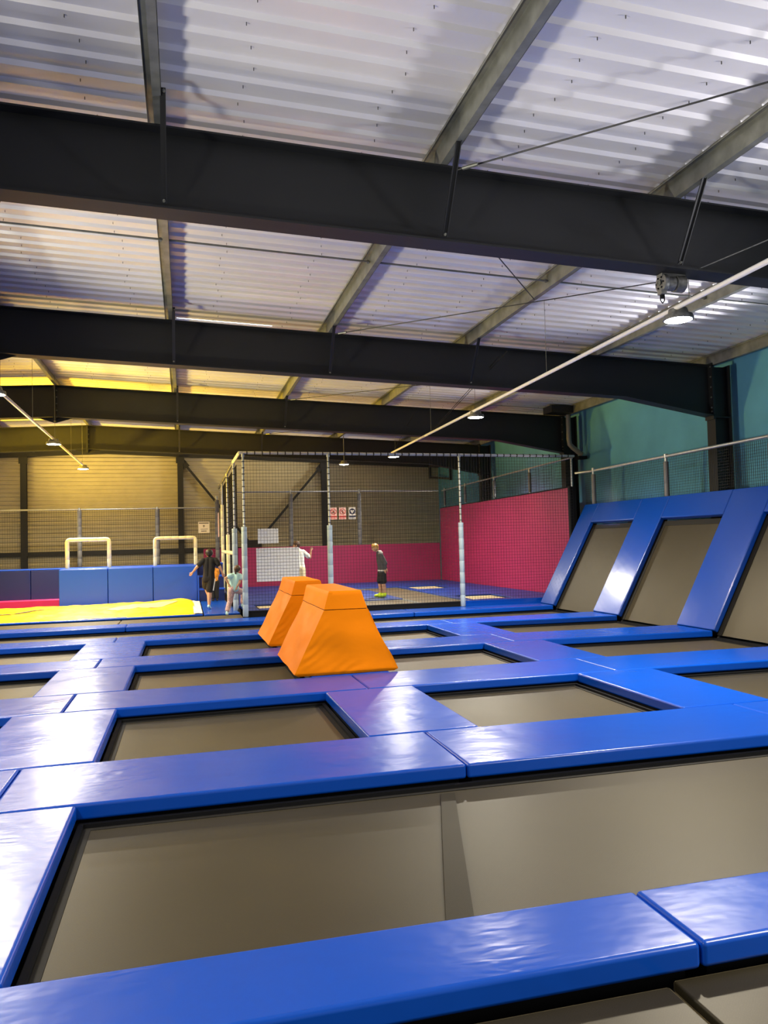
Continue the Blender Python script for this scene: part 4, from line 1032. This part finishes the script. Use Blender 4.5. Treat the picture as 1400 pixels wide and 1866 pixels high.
# ------------------------------------------------------------------ light
FL = [(3.6, -4.8, (1, .94, .80), 2600), (10.1, -4.9, (1, .90, .66), 2800), (16.2, -6.2, (1, .78, .26), 5000), (22.3, -8.75, (1, .62, .03), 26000), (28.6, -8.75, (1, .68, .12), 10500)]  # added at the left; yellow tints put colour on the far roof and wall
FR = [(3.6, (.98, .95, 1), 3000), (10.1, (.96, .94, 1), 3800), (16.2, (.96, .94, 1), 3000), (22.3, (1, .97, .9), 2000), (28.5, (1, .92, .76), 3600)]  # added along the teal wall to even out the light on the roof
def add_uplight(p, aim, lab, power, col, half=36):  # lamp and stand added, with no known source, to brighten the roof
    t = thing('added_uplight', (p[0], p[1], FZ), lab, 'lamp', 'added uplights that brighten the roof')
    d = (Vector(aim)-Vector(p)).normalized()
    MB().tube([(p[0], p[1], FZ), (p[0], p[1], p[2]-.12)], .03, 10).build('stand', M['steel'], t, smooth=True)
    MB().lathe([(.02, FZ), (.22, FZ), (.22, FZ+.02), (.02, FZ+.03)], (p[0], p[1], 0), 20).build('foot', M['steel'], t)
    MB().lathe([(.05, -.20), (.16, -.17), (.19, -.02), (.19, .0)], p, 20, d).build('housing', M['steel'], t, smooth=True)
    L = bpy.data.lights.new('added_uplight_spot', 'SPOT'); L.energy = power; L.color = col; L.spot_size = math.radians(half*2); L.spot_blend = .9; L.shadow_soft_size = .4
    o = bpy.data.objects.new('added_uplight_spot', L); C.objects.link(o); o.parent = t; o.matrix_parent_inverse = t.matrix_basis.inverted()
    o.matrix_basis = Matrix.Translation(Vector(p)+d*.03) @ d.to_track_quat('-Z', 'Y').to_matrix().to_4x4()
for i, (y, x, col, pw) in enumerate(FL):
    add_uplight((x, y, .35), (x+8.2, y, .35+(7.4 if i > 2 else 5.4)), 'added roof uplight at the left side outside the photo, %s bay from the camera' % ['first', 'second', 'third', 'fourth', 'last'][i], pw, col)
for i, (y, col, pw) in enumerate(FR):
    add_uplight((10.1, y, 1.9), (10.1-8.2, y, 1.9+4.6), 'added roof uplight hidden along the teal wall, %s bay from the camera' % ['first', 'second', 'third', 'fourth', 'last'][i], pw, col)
W = bpy.data.worlds.new('World'); S.world = W; W.use_nodes = True
bg = W.node_tree.nodes['Background']; bg.inputs['Color'].default_value = (1., .96, .91, 1); bg.inputs['Strength'].default_value = .38

# ------------------------------------------------------------------ camera
cam = bpy.data.cameras.new('camera'); co = bpy.data.objects.new('camera', cam); C.objects.link(co); S.camera = co
yaw, pitch, roll = map(math.radians, (14.327582, 2.13932391, -1.48132811)); foc = 1423.92
f = Vector((math.sin(yaw)*math.cos(pitch), math.cos(yaw)*math.cos(pitch), math.sin(pitch)))
r = Vector((math.cos(yaw), -math.sin(yaw), 0)); u = r.cross(f)
r2 = r*math.cos(roll)+u*math.sin(roll); u2 = -r*math.sin(roll)+u*math.cos(roll)
mw = Matrix((r2, u2, -f)).transposed().to_4x4(); mw.translation = (0, 0, 1.6); co.matrix_world = mw
cam.sensor_fit = 'HORIZONTAL'; cam.sensor_width = 36; cam.lens = foc/1400*36; cam.clip_end = 200; cam.clip_start = .02

S.view_settings.view_transform = 'Standard'
try: S.view_settings.look = 'None'
except Exception: pass
S.view_settings.exposure = 0.; S.view_settings.gamma = 1.; S.view_settings.use_curve_mapping = False
try:
    S.cycles.use_denoising = True; S.cycles.max_bounces = 8; S.cycles.diffuse_bounces = 5; S.cycles.sample_clamp_indirect = 8
except Exception: pass
